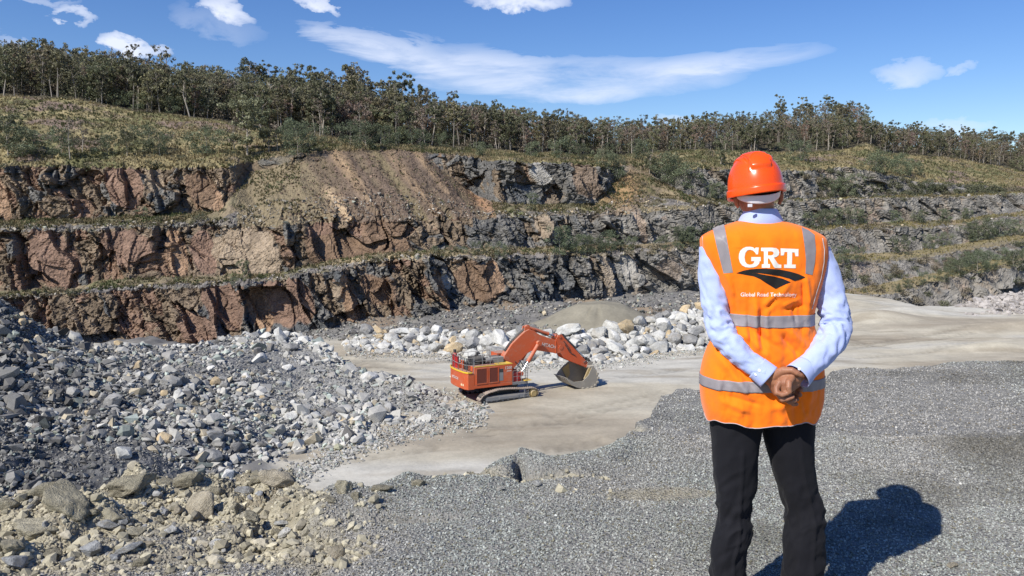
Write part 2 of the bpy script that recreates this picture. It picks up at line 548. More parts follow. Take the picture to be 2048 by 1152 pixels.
# rain streaks of rust and lime
stk = fbm(np.stack([P[..., 0] * 0.9, P[..., 1] * .9, P[..., 2] * 0.07], -1), 4, 52)[..., None]
fc = fc * (0.75 + 0.6 * stk)
pc = np.array([RUST * 1.05, ORNG, PALE, BRWN * 1.15, WHIT])
pcol = pc[np.clip(pidx, 0, 4)] * (0.72 + 0.35 * v + 0.25 * (stk - .5) * 2)
sm = np.clip(smoothm * 1.3, 0, 1)[..., None] * (pidx >= 0)[..., None]
fc = fc * (1 - sm) + pcol * sm
# right hand side goes to grey-brown far rock
gr = sstep(1000, 1300, PXg)[..., None]
fc = fc * (1 - gr) + (fc * 0.5 + C(.30, .275, .235) * (.6 + .8 * v) * 0.5) * gr
# ledges
lv = fbm(P * np.array([.12, .12, .12]), 4, 53)[..., None]
lv2 = fbm(P * np.array([.5, .5, .5]), 4, 54)[..., None]
DRY, OLIV, GRN, STRW, GRAV = C(.225, .18, .12), C(.155, .14, .085), C(.09, .12, .04), C(.36, .29, .165), C(.17, .155, .14)
lc = DRY + (OLIV - DRY) * np.clip((lv - .42) * 6, 0, 1)
lc = lc + (STRW - lc) * np.clip((lv2 - .58) * 6, 0, 1) * .8
lc = lc + (GRN - lc) * np.clip((fbm(P * .2, 3, 55)[..., None] - .6) * 8, 0, 1) * .6
rimg = np.array([1.0 if (reg[i] == 'ledge' and tt[i] < 0.45) else 0.0 for i in range(NR)])[:, None, None]
lc = lc + (GRAV * (.6 + .8 * v) - lc) * rimg * np.clip((fbm(P * .25, 3, 56)[..., None] - .36) * 6, 0, 1)
# scree fan in purple-brown, tan and pale streaks
fanm = (fan > 0.3)[..., None] * 1.0
fcol = C(.145, .108, .080) * (.7 + .7 * lv2)
fcol = fcol + (C(.34, .24, .145) - fcol) * np.clip((gl[..., None] - .54) * 5, 0, 1) * .8
fcol = fcol + (C(.20, .165, .095) - fcol) * np.clip((0.47 - gl[..., None]) * 5, 0, 1) * .8
lf = sstep(640, 560, PXg - (PYg - 300) * .5)[..., None]
fcol = fcol + (C(.215, .175, .11) - fcol) * lf
pale = np.exp(-(((PXg - 660 - (PYg - 380) * .55) / 16) ** 2))[..., None] * sstep(365, 385, PYg)[..., None]
fcol = fcol + (C(.47, .35, .22) - fcol) * pale * .9
red = np.exp(-(((PXg - 960 - (PYg - 400) * .9) / 14) ** 2 + ((PYg - 405) / 30) ** 2))[..., None]
fcol = fcol + (C(.33, .2, .12) - fcol) * red
# the straw mound left of the second upper face
mnd = np.exp(-(((PXg - 1240) / 42) ** 2 + ((PYg - 378) / 40) ** 2))[..., None]
lc = lc + (C(.30, .2, .105) - lc) * np.clip(mnd * 1.6, 0, 1)
# straw strip along the left end of the second bench and pale dirt of the middle one
strip = np.exp(-(((PYg - 515) / 16) ** 2) - ((PXg - 740) / 110) ** 2)[..., None]
lc = lc + (C(.47, .37, .22) - lc) * np.clip(strip * 1.5, 0, 1) * np.clip((lv2 - .4) * 5, 0, 1)
yel = (sstep(1700, 1760, PXg) * sstep(455, 480, PYg))[..., None]
lc = lc + (C(.28, .23, .115) - lc) * yel * .5
lc = lc * (1 - fanm) + fcol * fanm
# hill
hc = C(.24, .2, .105) * (.75 + .5 * lv2)
hc = hc + (C(.15, .145, .07) - hc) * np.clip((lv - .45) * 7, 0, 1)
hc = hc + (C(.35, .29, .16) - hc) * np.clip((lv2 - .56) * 8, 0, 1) * .75
hc = hc + (C(.2, .15, .12) - hc) * np.clip((fbm(P * .16, 3, 57)[..., None] - .58) * 9, 0, 1)
wc = C(.085, .075, .05) * (.7 + .6 * lv2)
for i in range(NR):
    r = reg[i]
    col[i] = fc[i] if r == 'face' else lc[i] if r == 'ledge' else hc[i] if r == 'hill' else wc[i]
    if band[i] == 9:
        fk = fan[np.where(band == 7)[0][0]]
        w = (scree * (1 - tt[i]))[:, None]
        col[i] = col[i] * (1 - w) + fcol[i] * w * .9 + .1 * w * col[i]
ISFACE = (reg == 'face')[:, None] & (hs > 0.25)
low = (reg == 'face')[:, None] & (hs < 0.35)
kk = np.clip((0.35 - hs) / 0.2, 0, 1)[..., None] * (reg == 'face')[:, None, None]
col = col * (1 - kk) + fcol * kk * fan.max(0)[None, :, None] + lc * kk * (1 - fan.max(0)[None, :, None])

m_rock = mat_attr('rock_face_material', 0.9, 4.5, 0.52, 1.0, 0.4, vor=1.8)
m_ledge = mat_attr('bench_soil_material', 0.8, 3.0, 0.5, 0.9, 0.3)
bounds = [(0, 1, 'rock_face'), (1, 2, 'bench_terrace'), (2, 3, 'rock_face'), (3, 4, 'bench_terrace'), (4, 5, 'rock_face'), (5, 6, 'bench_terrace'),
          (6, 7, 'rock_face'), (7, 8, 'bench_terrace'), (8, 9, 'rock_face'), (9, 13, 'hillside')]
for (b0, b1_, nm) in bounds:
    i0 = np.where(band == b0)[0][0]; i1 = np.where(band == b1_)[0][0]
    sub = P[i0:i1 + 1]; sc = col[i0:i1 + 1].copy()
    if nm == 'rock_face': sc[-1] = sc[-2]
    mesh_np(nm, sub, grid_faces(i1 - i0 + 1, NC), m_rock if nm == 'rock_face' else m_ledge, sc, kind='structure')
TP, TREG, TBAND, TT, TPX = P, reg, band, tt, PXg
_, TPY = proj(P)


def on_terrain(bx, by, bands=None):
    """terrain point nearest to a pixel (topmost visible row is not checked)"""
    c = int(np.clip(np.searchsorted(px, bx), 0, NC - 1))
    ys = TPY[:, c].copy()
    ok = np.ones(NR, bool) if bands is None else np.isin(TBAND, bands)
    dd = np.where(ok, np.abs(ys - by), 1e9)
    i = int(np.argmin(dd))
    return TP[i, c]
# ================================================================ pit floor
def Yf(y): return 19.0 * F / (np.asarray(y, float) - 420.0)


gx = np.arange(-125, 190, 0.55); gy = np.arange(14, 215, 0.55)
X, Y = np.meshgrid(gx, gy)
pxf, _ = proj(np.stack([X, Y, X * 0 + FLOORZ], -1))
Dw = np.interp(pxf, px, D)
zf = 1.63 - (np.interp(pxf, px, cfoot) - 5 - 420) / F * Dw
low = sstep(0, 1, (Y - 112) / np.maximum(Dw - 4 - 112, 5))
edgeY = ip(pxf.ravel(), [(-420, 400), (1380, 400), (1440, 194), (1600, 188), (1690, 183), (1740, 178), (1800, 166), (1850, 158), (2048, 157), (2440, 152)]).reshape(X.shape)
edgeY = edgeY + (fbm(np.stack([X * .1, Y * 0, Y * 0], -1), 3, 5) - .5) * 6
Z = FLOORZ + (zf - FLOORZ) * low * (1 - sstep(1300, 1440, pxf))
Z = Z - np.clip((Y - edgeY) * 0.7, 0, 14)
P3 = np.stack([X, Y, X * 0], -1)
Z = Z + (fbm(P3 * .06, 3, 61) - .5) * 0.9 + (fbm(P3 * .5, 4, 62) - .5) * 0.16


def mound(Z, cx, cy, rx, ry, h, rot=0.0, p=2.0):
    c, s = math.cos(rot), math.sin(rot)
    u = ((X - cx) * c + (Y - cy) * s) / rx; v_ = (-(X - cx) * s + (Y - cy) * c) / ry
    return Z + h * np.exp(-(u * u + v_ * v_) ** (p / 2))


for (mx, my, rx, ry, h, rt) in ((1755, 640, 7, 4, 1.6, .1), (1810, 628, 8, 4, 1.2, 0), (1900, 622, 12, 3, .9, 0), (1700, 612, 6, 5, 1.2, 0), (1980, 700, 9, 2.2, 1.1, .05),
                                (1870, 690, 6, 1.6, .6, .2), (2060, 660, 10, 4, 1.5, 0), (1560, 600, 20, 6, 1.5, 0)):
    yy = float(Yf(my)); xx = (mx - 1024) / F * yy
    Z = mound(Z, xx, yy, rx, ry, h, rt)
# ruts by the left end of the row of boulders
RUT = np.zeros_like(Z)
for k, (a0, b0, a1x, b1y) in enumerate(((655, 712, 860, 716), (665, 722, 870, 727), (690, 735, 800, 738), (1080, 905, 1200, 888), (1085, 915, 1220, 897), (760, 700, 700, 740), (640, 722, 900, 745), (700, 745, 960, 880), (720, 740, 985, 880), (1100, 840, 1330, 790), (1120, 850, 1350, 798), (1240, 760, 1420, 735), (1700, 690, 1950, 660), (1690, 700, 1960, 668), (1650, 660, 1800, 700), (1720, 720, 2048, 690), (980, 860, 1180, 850), (700, 935, 880, 905))):
    ya, yb = float(Yf(b0)), float(Yf(b1y)); xa, xb = (a0 - 1024) / F * ya, (a1x - 1024) / F * yb
    dx, dy = xb - xa, yb - ya; L = math.hypot(dx, dy)
    tt_ = ((X - xa) * dx + (Y - ya) * dy) / L; nn_ = np.abs(-(X - xa) * dy + (Y - ya) * dx) / L
    rut_ = np.exp(-(nn_ / .7) ** 2) * ((tt_ > 0) & (tt_ < L)) * (0.6 + 0.4 * np.sin(tt_ * 5))
    Z = Z - 0.22 * rut_
    RUT = np.maximum(RUT, rut_)
apron = sstep(118, 126, Y) * (1 - sstep(1390, 1440, pxf)) + sstep(560, 500, pxf)
apron = np.clip(apron * 1.3 + (fbm(P3 * .2, 3, 63) - .5) * 1.5 * (apron > .02), 0, 1)
Z = Z + apron * ((fbm(P3 * .9, 4, 64) - .5) * 1.3 + (fbm(P3 * .15, 3, 65) - .4) * 2.0)
n1 = fbm(P3 * np.array([.035, .11, 1]), 4, 66)[..., None]; n2 = fbm(P3 * np.array([.12, .5, 1]), 4, 67)[..., None]
fcl = C(.445, .405, .315) * (.86 + .3 * n2)
fcl = fcl + (C(.49, .475, .42) - fcl) * np.clip((n1 - .52) * 7, 0, 1) * .7
fcl = fcl + (C(.30, .255, .19) - fcl) * np.clip((.45 - n1) * 7, 0, 1) * .7
fcl = fcl + (C(.26, .22, .16) - fcl) * np.clip((n2 - .62) * 8, 0, 1) * .6
fcl = fcl * (1 - .28 * RUT[..., None])
fcl = fcl * (1 + .35 * (fbm(P3 * np.array([.5, 1.6, 1]), 4, 168)[..., None] - .5))
agc = C(.17, .163, .15) * (.6 + .8 * fbm(P3 * 1.1, 3, 68)[..., None])
bro = np.clip((fbm(P3 * .12, 3, 69)[..., None] - .56) * 8, 0, 1)
agc = agc + (C(.27, .2, .13) - agc) * bro * .7 * (pxf > 620)[..., None]
fcl = fcl * (1 - apron[..., None]) + agc * apron[..., None]
m_floor = mat_attr('pit_floor_material', 0.35, 2.5, 0.22, 0.5, 0.12)
mesh_np('pit_floor', np.stack([X, Y, Z], -1), grid_faces(len(gy), len(gx)), m_floor, fcl, smooth=True, kind='structure')
FX, FY, FZ = gx, gy, Z


def floor_z(x, y):
    i = np.clip(np.searchsorted(FX, x), 0, len(FX) - 1); j = np.clip(np.searchsorted(FY, y), 0, len(FY) - 1)
    return FZ[j, i]


# ================================================================ stones
def hull_rock(seed, n=15, sq=(1, 1, 1)):
    r = random.Random(seed)
    bm = bmesh.new()
    for _ in range(n):
        v_ = Vector((r.gauss(0, 1), r.gauss(0, 1), r.gauss(0, 1))).normalized() * r.uniform(.78, 1.0)
        bm.verts.new((v_.x * sq[0], v_.y * sq[1], v_.z * sq[2]))
    res = bmesh.ops.convex_hull(bm, input=bm.verts)
    bmesh.ops.delete(bm, geom=[g for g in res['geom_interior'] if isinstance(g, bmesh.types.BMVert)], context='VERTS')
    loose = [v_ for v_ in bm.verts if not v_.link_faces]
    bmesh.ops.delete(bm, geom=loose, context='VERTS')
    bmesh.ops.recalc_face_normals(bm, faces=bm.faces)
    bmesh.ops.triangulate(bm, faces=bm.faces)
    bm.verts.index_update()
    V = np.array([v_.co[:] for v_ in bm.verts]); Fc = np.array([[v_.index for v_ in f.verts] for f in bm.faces])
    bm.free()
    return V, Fc


rr = random.Random(5)
ROCKS = [hull_rock(100 + i, rr.choice([10, 12, 14, 17]), (1, rr.uniform(.6, 1), rr.uniform(.5, .85))) for i in range(22)]
CHIPS = [hull_rock(300 + i, rr.choice([7, 8, 9]), (1, rr.uniform(.6, 1), rr.uniform(.45, .8))) for i in range(14)]


def scatter(name, pts, size, color, pool, mat, seed=0, tilt=True, sink=0.25, jitter=.18):
    """all stones as one mesh: pts (n,3), size (n,), color (n,3)"""
    r = np.random.default_rng(seed)
    n = len(pts)
    which = r.integers(0, len(pool), n)
    VV, FF, CC = [], [], []
    base_ = 0
    for k, (V, Fc) in enumerate(pool):
        idx = np.where(which == k)[0]
        if not len(idx): continue
        m_ = len(idx)
        q = r.normal(size=(m_, 4)); q /= np.linalg.norm(q, axis=1, keepdims=True)
        w_, x_, y_, z_ = q.T
        R = np.stack([1 - 2 * (y_ * y_ + z_ * z_), 2 * (x_ * y_ - z_ * w_), 2 * (x_ * z_ + y_ * w_),
                      2 * (x_ * y_ + z_ * w_), 1 - 2 * (x_ * x_ + z_ * z_), 2 * (y_ * z_ - x_ * w_),
                      2 * (x_ * z_ - y_ * w_), 2 * (y_ * z_ + x_ * w_), 1 - 2 * (x_ * x_ + y_ * y_)], -1).reshape(m_, 3, 3)
        s = size[idx][:, None] * r.uniform(.8, 1.2, (m_, 3))
        VL = V[None] * s[:, None, :]
        VL = np.einsum('nij,nvj->nvi', R, VL)
        VL[..., 2] *= .85
        VL += pts[idx][:, None, :]
        VL[..., 2] += (size[idx] * (0.5 - sink))[:, None]
        VV.append(VL.reshape(-1, 3))
        nv = len(V)
        FF.append((Fc[None] + (base_ + np.arange(m_) * nv)[:, None, None]).reshape(-1, 3))
        CC.append(np.repeat(color[idx], nv, 0))
        base_ += m_ * nv
    return mesh_np(name, np.concatenate(VV), np.concatenate(FF), mat, np.concatenate(CC), kind='stuff')


def stone_mat(name, col, var=.35, warm=.0, sc=1.2, vein=True, bd=.06, objrand=True, dirt=(.3, .25, .17), dirtk=.35):
    m, t, bs = new_mat(name)
    v = objvec(t)
    oi = t.add('ShaderNodeObjectInfo')
    va = t.add('ShaderNodeVectorMath', operation='ADD')
    t.l.new(v, va.inputs[0])
    sc3 = t.add('ShaderNodeVectorMath', operation='SCALE'); sc3.inputs[0].default_value = (37, 19, 53); t.l.new(oi.outputs['Random'], sc3.inputs['Scale'])
    t.l.new(sc3.outputs[0], va.inputs[1])
    vv = va.outputs[0]
    n1 = t.noise(vv, sc, 5, .6).outputs['Fac']; n2 = t.noise(vv, sc * 7, 5, .65).outputs['Fac']
    g = t.math('ADD', t.math('MULTIPLY', t.math('SUBTRACT', n1, .5), 1.6), t.math('MULTIPLY', t.math('SUBTRACT', n2, .5), 1.0))
    g = t.math('ADD', g, 1.0)
    if objrand:
        g = t.math('MULTIPLY', g, t.math('ADD', 1 - var / 2, t.math('MULTIPLY', oi.outputs['Random'], var)))
    c = t.add('ShaderNodeVectorMath', operation='SCALE'); c.inputs[0].default_value = col
    t.l.new(g, c.inputs['Scale'])
    n3 = t.noise(vv, sc * .8, 3, .5).outputs['Fac']
    dk = t.math('MULTIPLY', t.math('MULTIPLY', t.math('SUBTRACT', n3, .54), 9, clamp=True), dirtk)
    cc = t.mix(dk, c.outputs[0], dirt)
    if vein:
        wv = t.noise(vv, sc * 1.7, 3, .5, 1.5).outputs['Fac']
        d = t.math('ABSOLUTE', t.math('SUBTRACT', wv, .5))
        vm = t.math('MULTIPLY', t.math('SUBTRACT', 1.0, t.math('MULTIPLY', d, 60.0), clamp=True), .5)
        cc = t.mix(vm, cc, (.55, .54, .5))
    t.l.new(cc, bs.inputs['Base Color'])
    bs.inputs['Roughness'].default_value = .9; bs.inputs['Specular IOR Level'].default_value = .2
    bump(t, bs, t.math('ADD', n1, t.math('MULTIPLY', n2, .5)), .8, bd)
    return m


m_bits = mat_attr('loose_stone_material', 1.2, 7.0, .35, .6, .05)
M_PALE = stone_mat('pale_stone', (.44, .435, .40))
M_WHITE = stone_mat('white_stone', (.54, .53, .49))
M_MID = stone_mat('grey_stone', (.27, .265, .25))
M_DARK = stone_mat('dark_stone', (.145, .142, .138))
M_OCH = stone_mat('ochre_stone', (.46, .36, .22), dirt=(.4, .28, .15))
STONES = {'pale grey': M_PALE, 'whitish': M_WHITE, 'mid grey': M_MID, 'dark grey': M_DARK, 'ochre': M_OCH}


def round_rock(seed, sub=3, cuts=14, rough=.05, sq=(1, .8, .7), soft=.0):
    """angular boulder: a sphere cut by planes, then roughened"""
    r = np.random.default_rng(seed)
    bm = bmesh.new(); bmesh.ops.create_icosphere(bm, subdivisions=sub, radius=1)
    V = np.array([v_.co[:] for v_ in bm.verts]); Fc = np.array([[v_.index for v_ in f.verts] for f in bm.faces]); bm.free()
    n = r.normal(size=(cuts, 3)); n /= np.linalg.norm(n, axis=1, keepdims=True)
    d = r.uniform(.5, .8, cuts)
    dt = V @ n.T
    lim = np.where(dt > 1e-3, d / np.maximum(dt, 1e-3), 9)
    rad = np.minimum(1.15, lim.min(1))
    V = V * rad[:, None]
    V = V + V * ((fbm(V * 2.2 + seed, 4, seed) - .5) * 2 * rough * 2)[:, None] + V * ((fbm(V * 7 + seed, 3, seed + 5) - .5) * 2 * rough)[:, None]
    return V * np.array(sq), Fc


def share_mesh(name, V, Fc, smooth=False):
    me = bpy.data.meshes.new(name)
    me.from_pydata([tuple(map(float, a)) for a in V], [], [tuple(map(int, a)) for a in Fc])
    for p_ in me.polygons: p_.use_smooth = smooth
    me.update()
    return me


BPOOL = {}
for cn, mm in STONES.items():
    lst = []
    for i in range(9):
        V, Fc = round_rock(400 + i * 7 + len(cn), 3, 20, .016, (1, rr.uniform(.7, .95), rr.uniform(.6, .9)))
        me = share_mesh('boulder', V, Fc); me.materials.append(mm)
        lst.append(me)
    BPOOL[cn] = lst


PENDING = []


def ordinal(n):
    return ['first', 'second', 'third', 'fourth', 'fifth', 'sixth', 'seventh', 'eighth', 'ninth', 'tenth', 'eleventh', 'twelfth'][n] if n < 12 else f'{n + 1}th'


def settle_labels():
    """labels that would repeat are told apart by their order from the left"""
    by = {}
    for o, pre, post, x_ in PENDING: by.setdefault((pre, post), []).append((x_, o))
    for (pre, post), l_ in by.items():
        l_.sort(key=lambda a: a[0])
        for k, (x_, o) in enumerate(l_):
            o['label'] = f'{pre} {post}' if len(l_) == 1 else f'{pre}, {ordinal(k)} from left {post}'


def boulder(loc, size, colour, label, group, r, name='boulder', cat='boulder', pool=BPOOL, sink=.15, rot=None, sc=None):
    me = r.choice(pool[colour])
    o = bpy.data.objects.new(name, me); link(o)
    o.location = (loc[0], loc[1], loc[2] + size * (.55 - sink))
    o.rotation_euler = rot or (r.uniform(-.5, .5), r.uniform(-.5, .5), r.uniform(0, 6.28))
    s = sc or (r.uniform(.85, 1.2), r.uniform(.8, 1.1), r.uniform(.75, 1.15))
    o.scale = (size * s[0], size * s[1], size * s[2])
    return tag(o, label, cat, group)


# ================================================================ blasted rock pile on the left
rpx = np.arange(-420, 985, 3.0)
RC = [
    (ip(rpx, [(-420, 1120), (0, 1020), (200, 1030), (400, 1045), (600, 968), (700, 915), (820, 876), (900, 856), (965, 842), (985, 842)]),
     ip(rpx, [(-420, 36), (0, 44), (200, 46), (400, 47.5), (600, 55), (700, 61), (820, 66.5), (900, 70), (965, 72.5), (985, 72.5)]), 60),
    (ip(rpx, [(-420, 870), (0, 862), (200, 852), (400, 842), (600, 830), (700, 818), (820, 808), (900, 806), (950, 830), (985, 842)]),
     ip(rpx, [(-420, 46), (0, 52), (200, 57), (400, 62.5), (600, 69), (700, 72), (820, 75), (900, 76), (950, 74), (985, 73)]), 70),
    (ip(rpx, [(-420, 690), (0, 728), (200, 738), (400, 742), (600, 742), (700, 750), (780, 773), (860, 796), (900, 799), (950, 828), (985, 841)]),
     ip(rpx, [(-420, 54), (0, 62), (200, 69), (400, 77), (600, 88), (700, 89.5), (780, 84), (860, 79.5), (900, 78), (950, 74.6), (985, 73.5)]), 60),
    (ip(rpx, [(-420, 560), (0, 614), (80, 652), (170, 690), (300, 697), (400, 690), (520, 674), (590, 668), (640, 700), (700, 742), (780, 771), (860, 795), (900, 799), (950, 828), (985, 841)]),
     ip(rpx, [(-420, 62), (0, 76), (80, 82), (170, 91), (300, 104), (400, 111), (520, 118), (590, 118), (640, 103), (700, 93), (780, 85.5), (860, 80.5), (900, 79), (950, 75), (985, 74)]), 14),
    (None, None, 1)]
RC[4] = (RC[3][0] + 25, RC[3][1] + 16, 1)
R = []
for k in range(4):
    A = W(rpx, RC[k][0], RC[k][1]); B = W(rpx, RC[k + 1][0], RC[k + 1][1]); n = RC[k][2]
    for j in range(n):
        R.append(A * (1 - j / n) + B * (j / n))
R.append(B)
R = np.array(R)
# slump terraces and hollows
R[..., 2] += (fbm(R * .12, 3, 71) - .5) * 2.4 * sstep(985, 850, rpx)[None] + (fbm(R * .5, 3, 72) - .5) * 1.1 * sstep(985, 900, rpx)[None] + (fbm(R * 1.6, 3, 73) - .5) * .5
R[..., 2] += .35 * sstep(940, 800, rpx)[None] - .15
rn = fbm(R * .1, 3, 74)[..., None]; rn2 = fbm(R * 1.0, 3, 75)[..., None]
fine = np.clip((fbm(R * np.array([.12, .16, .1]), 3, 78) - .50) * 9, 0, 1)
rcol = C(.115, .115, .115) * (.7 + .7 * rn2) + (C(.30, .295, .275) - C(.115, .115, .115)) * np.clip((rpx[None, :, None] - 250) / 500, 0, 1)
m_rub = mat_attr('rubble_material', 1.0, 5.0, .5, 1.0, .25, vor=2.5)
NRR, NRC = R.shape[:2]
mesh_np('rubble_slope', R, grid_faces(NRR, NRC), m_rub, rcol, kind='structure')

r_ = np.random.default_rng(11)


def on_sheet(S, n, r, c0=0, c1=None):
    i = r.uniform(0, S.shape[0] - 1.001, n); j = r.uniform(c0, (c1 or S.shape[1]) - 1.001, n)
    i0 = i.astype(int); j0 = j.astype(int); fi = (i - i0)[:, None]; fj = (j - j0)[:, None]
    return (S[i0, j0] * (1 - fi) * (1 - fj) + S[i0 + 1, j0] * fi * (1 - fj) + S[i0, j0 + 1] * (1 - fi) * fj + S[i0 + 1, j0 + 1] * fi * fj), i, j


def rubble_colour(n, bias, r):
    """bias 0 = dark left foot, 1 = pale right"""
    k = np.clip(r.normal(.18 + .58 * bias, .24, n), 0, 1)[:, None]
    c = C(.100, .097, .092) * (1 - k) + C(.55, .535, .485) * k
    w = (r.random(n) < .07)[:, None]
    c = np.where(w, C(.46, .40, .29) * r.uniform(.7, 1.1, (n, 1)), c)
    g = (r.random(n) < .12)[:, None]
    return np.where(g, c * C(.88, 1.0, .97), c)


N = 62000
pts, ii, jj = on_sheet(R, N, r_)
fm = fine[ii.astype(int), jj.astype(int)]
sz = np.clip(r_.lognormal(-2.15, .68, N), .05, .95) * (1 - .55 * fm) * (0.8 + .5 * pts[:, 1] / 80) * (1 + .3 * sstep(450, 800, rpx[jj.astype(int)]))
bias = np.clip((rpx[jj.astype(int)] - 60) / 620 + (pts[:, 1] - 60) / 90 * .5 + (fbm(pts * .15, 3, 79) - .5) * 1.2, 0, 1)
cl = rubble_colour(N, bias, r_)
cl = cl * (1 - fm[:, None] * .5) + C(.2, .195, .18) * fm[:, None] * .5
keep = ~((rpx[jj.astype(int)] > 940) & (r_.random(N) < .5))
sc_ = scatter('rubble_stones', pts[keep], sz[keep], cl[keep], ROCKS[:12] + CHIPS, m_bits, 3)
tag(sc_, 'grey blasted rubble covering the pile at the left', 'rubble')

rb = random.Random(21)
# large blocks lying on the pile: (px, py, size in px, colour)
BIG = [(330, 885, 20, 'ochre'), (250, 912, 24, 'pale grey'), (430, 880, 26, 'mid grey'), (470, 900, 18, 'dark grey'), (385, 865, 16, 'mid grey'), (610, 822, 17, 'mid grey'), (585, 838, 15, 'whitish'),
       (735, 820, 18, 'whitish'), (660, 832, 17, 'dark grey'), (685, 845, 10, 'ochre'), (775, 818, 15, 'mid grey'), (740, 762, 24, 'whitish'), (765, 770, 18, 'pale grey'), (665, 758, 16, 'mid grey'),
       (645, 745, 10, 'pale grey'), (625, 765, 12, 'pale grey'), (480, 685, 14, 'pale grey'), (560, 680, 24, 'pale grey'), (585, 698, 18, 'mid grey'), (640, 695, 15, 'pale grey'), (660, 698, 12, 'pale grey'), (540, 700, 14, 'dark grey'), (515, 705, 15, 'dark grey'),
       (220, 725, 15, 'whitish'), (275, 738, 15, 'ochre'), (240, 740, 10, 'dark grey'), (345, 772, 22, 'mid grey'), (430, 770, 18, 'ochre'), (450, 772, 11, 'mid grey'), (170, 790, 15, 'mid grey'), (205, 800, 16, 'mid grey'), (225, 810, 24, 'mid grey'),
       (355, 798, 17, 'whitish'), (330, 790, 12, 'ochre'), (180, 830, 14, 'ochre'), (105, 835, 14, 'pale grey'), (125, 832, 11, 'ochre'), (150, 670, 20, 'pale grey'), (45, 648, 13, 'ochre'), (235, 680, 14, 'ochre'), (250, 698, 12, 'pale grey'),
       (525, 798, 9, 'ochre'), (470, 800, 8, 'pale grey'), (585, 808, 10, 'whitish'), (575, 738, 14, 'whitish'), (520, 724, 20, 'whitish'), (425, 925, 28, 'mid grey'), (455, 955, 16, 'whitish'), (170, 865, 20, 'dark grey'), (75, 860, 14, 'dark grey'),
       (790, 850, 14, 'pale grey'), (740, 880, 14, 'pale grey'), (620, 880, 13, 'mid grey'), (520, 892, 13, 'dark grey'), (690, 905, 10, 'pale grey'), (675, 890, 12, 'whitish'), (930, 815, 11, 'pale grey'), (910, 812, 9, 'whitish'), (900, 828, 9, 'pale grey'), (865, 810, 10, 'pale grey'),
       (800, 790, 10, 'whitish'), (830, 798, 9, 'pale grey'), (700, 790, 10, 'pale grey'), (720, 800, 9, 'mid grey'), (600, 790, 9, 'pale grey'), (560, 770, 11, 'pale grey'), (495, 760, 12, 'whitish'), (420, 740, 9, 'whitish'), (350, 715, 12, 'pale grey'), (380, 712, 10, 'mid grey'), (300, 712, 9, 'whitish')]
for _ in range(44):
    qx = rb.uniform(10, 880); f_ = rb.random()
    BIG.append((qx, None, rb.uniform(7, 12), rb.choice(['pale grey', 'mid grey', 'dark grey', 'mid grey', 'whitish'] if qx > 400 else ['mid grey', 'dark grey', 'dark grey', 'pale grey'])))
_, RPY = proj(R)
sizes = {0: 'small', 1: 'medium', 2: 'large'}
for (qx, qy, sp, cn) in BIG:
    c = int(np.clip(np.searchsorted(rpx, qx), 0, NRC - 1))
    if qy is None:
        i = rb.randint(40, NRR - 40)
    else:
        i = int(np.argmin(np.abs(RPY[:NRR - 14, c] - qy)))
    pt = R[i, c]
    qy = RPY[i, c]
    s = sp / F * pt[1] * 1.15
    szw = 'large' if sp >= 18 else 'mid-sized' if sp >= 12 else 'small'
    if qx < 330: wh = 'left flank of rubble pile' if qy > 760 else 'upper left of rubble pile'
    elif qx < 620: wh = 'rubble just behind the earth bank' if qy > 850 else 'middle of rubble pile' if qy > 720 else 'back edge of rubble pile'
    else: wh = 'toe of rubble pile' if qy > 830 else 'rubble left of the excavator'
    PENDING.append((boulder(pt, s, cn, None, 'blocks on the rubble pile', rb, 'rock_block', 'rock block', sink=.3), f'{szw} {cn} block', 'on ' + wh, qx))

# ================================================================ row of big pale boulders
bpx = np.arange(690, 1530, 3.0)
by0 = ip(bpx, [(690, 702), (760, 706), (900, 712), (1000, 728), (1150, 732), (1210, 728), (1300, 712), (1415, 695), (1530, 680)])
by1 = ip(bpx, [(690, 682), (735, 664), (900, 666), (1050, 668), (1180, 664), (1250, 655), (1330, 634), (1400, 612), (1530, 605)])
BY0 = Yf(by0); BY1 = BY0 + ip(bpx, [(690, 5), (800, 9), (1200, 13), (1400, 17), (1530, 18)])
A = W(bpx, by0, BY0); B = W(bpx, by1, BY1)
rowsb = [A * (1 - t) + B * t for t in np.linspace(0, 1, 24)]
Bk = B.copy(); Bk[:, 1] += 8; Bk[:, 2] -= 5.5
rowsb += [B * (1 - t) + Bk * t for t in np.linspace(.15, 1, 8)]
S = np.array(rowsb); S[..., 2] += (fbm(S * .5, 3, 81) - .5) * .9 - .45
scol = C(.34, .335, .30) * (.6 + .7 * fbm(S * 1.2, 3, 82)[..., None])
mesh_np('boulder_bank', S, grid_faces(*S.shape[:2]), m_rub, scol, kind='structure')
pts, ii, jj = on_sheet(S[:26], 5200, r_)
k = r_.random(5200)
cl = np.where((k < .1)[:, None], C(.45, .37, .25), C(.49, .48, .44) * r_.uniform(.5, 1.15, (5200, 1)))
tag(scatter('broken_stones', pts, np.clip(r_.lognormal(-.85, .45, 5200), .14, .9), cl, ROCKS[:12], m_bits, 4), 'pale broken stones filling gaps between the boulders', 'rubble')
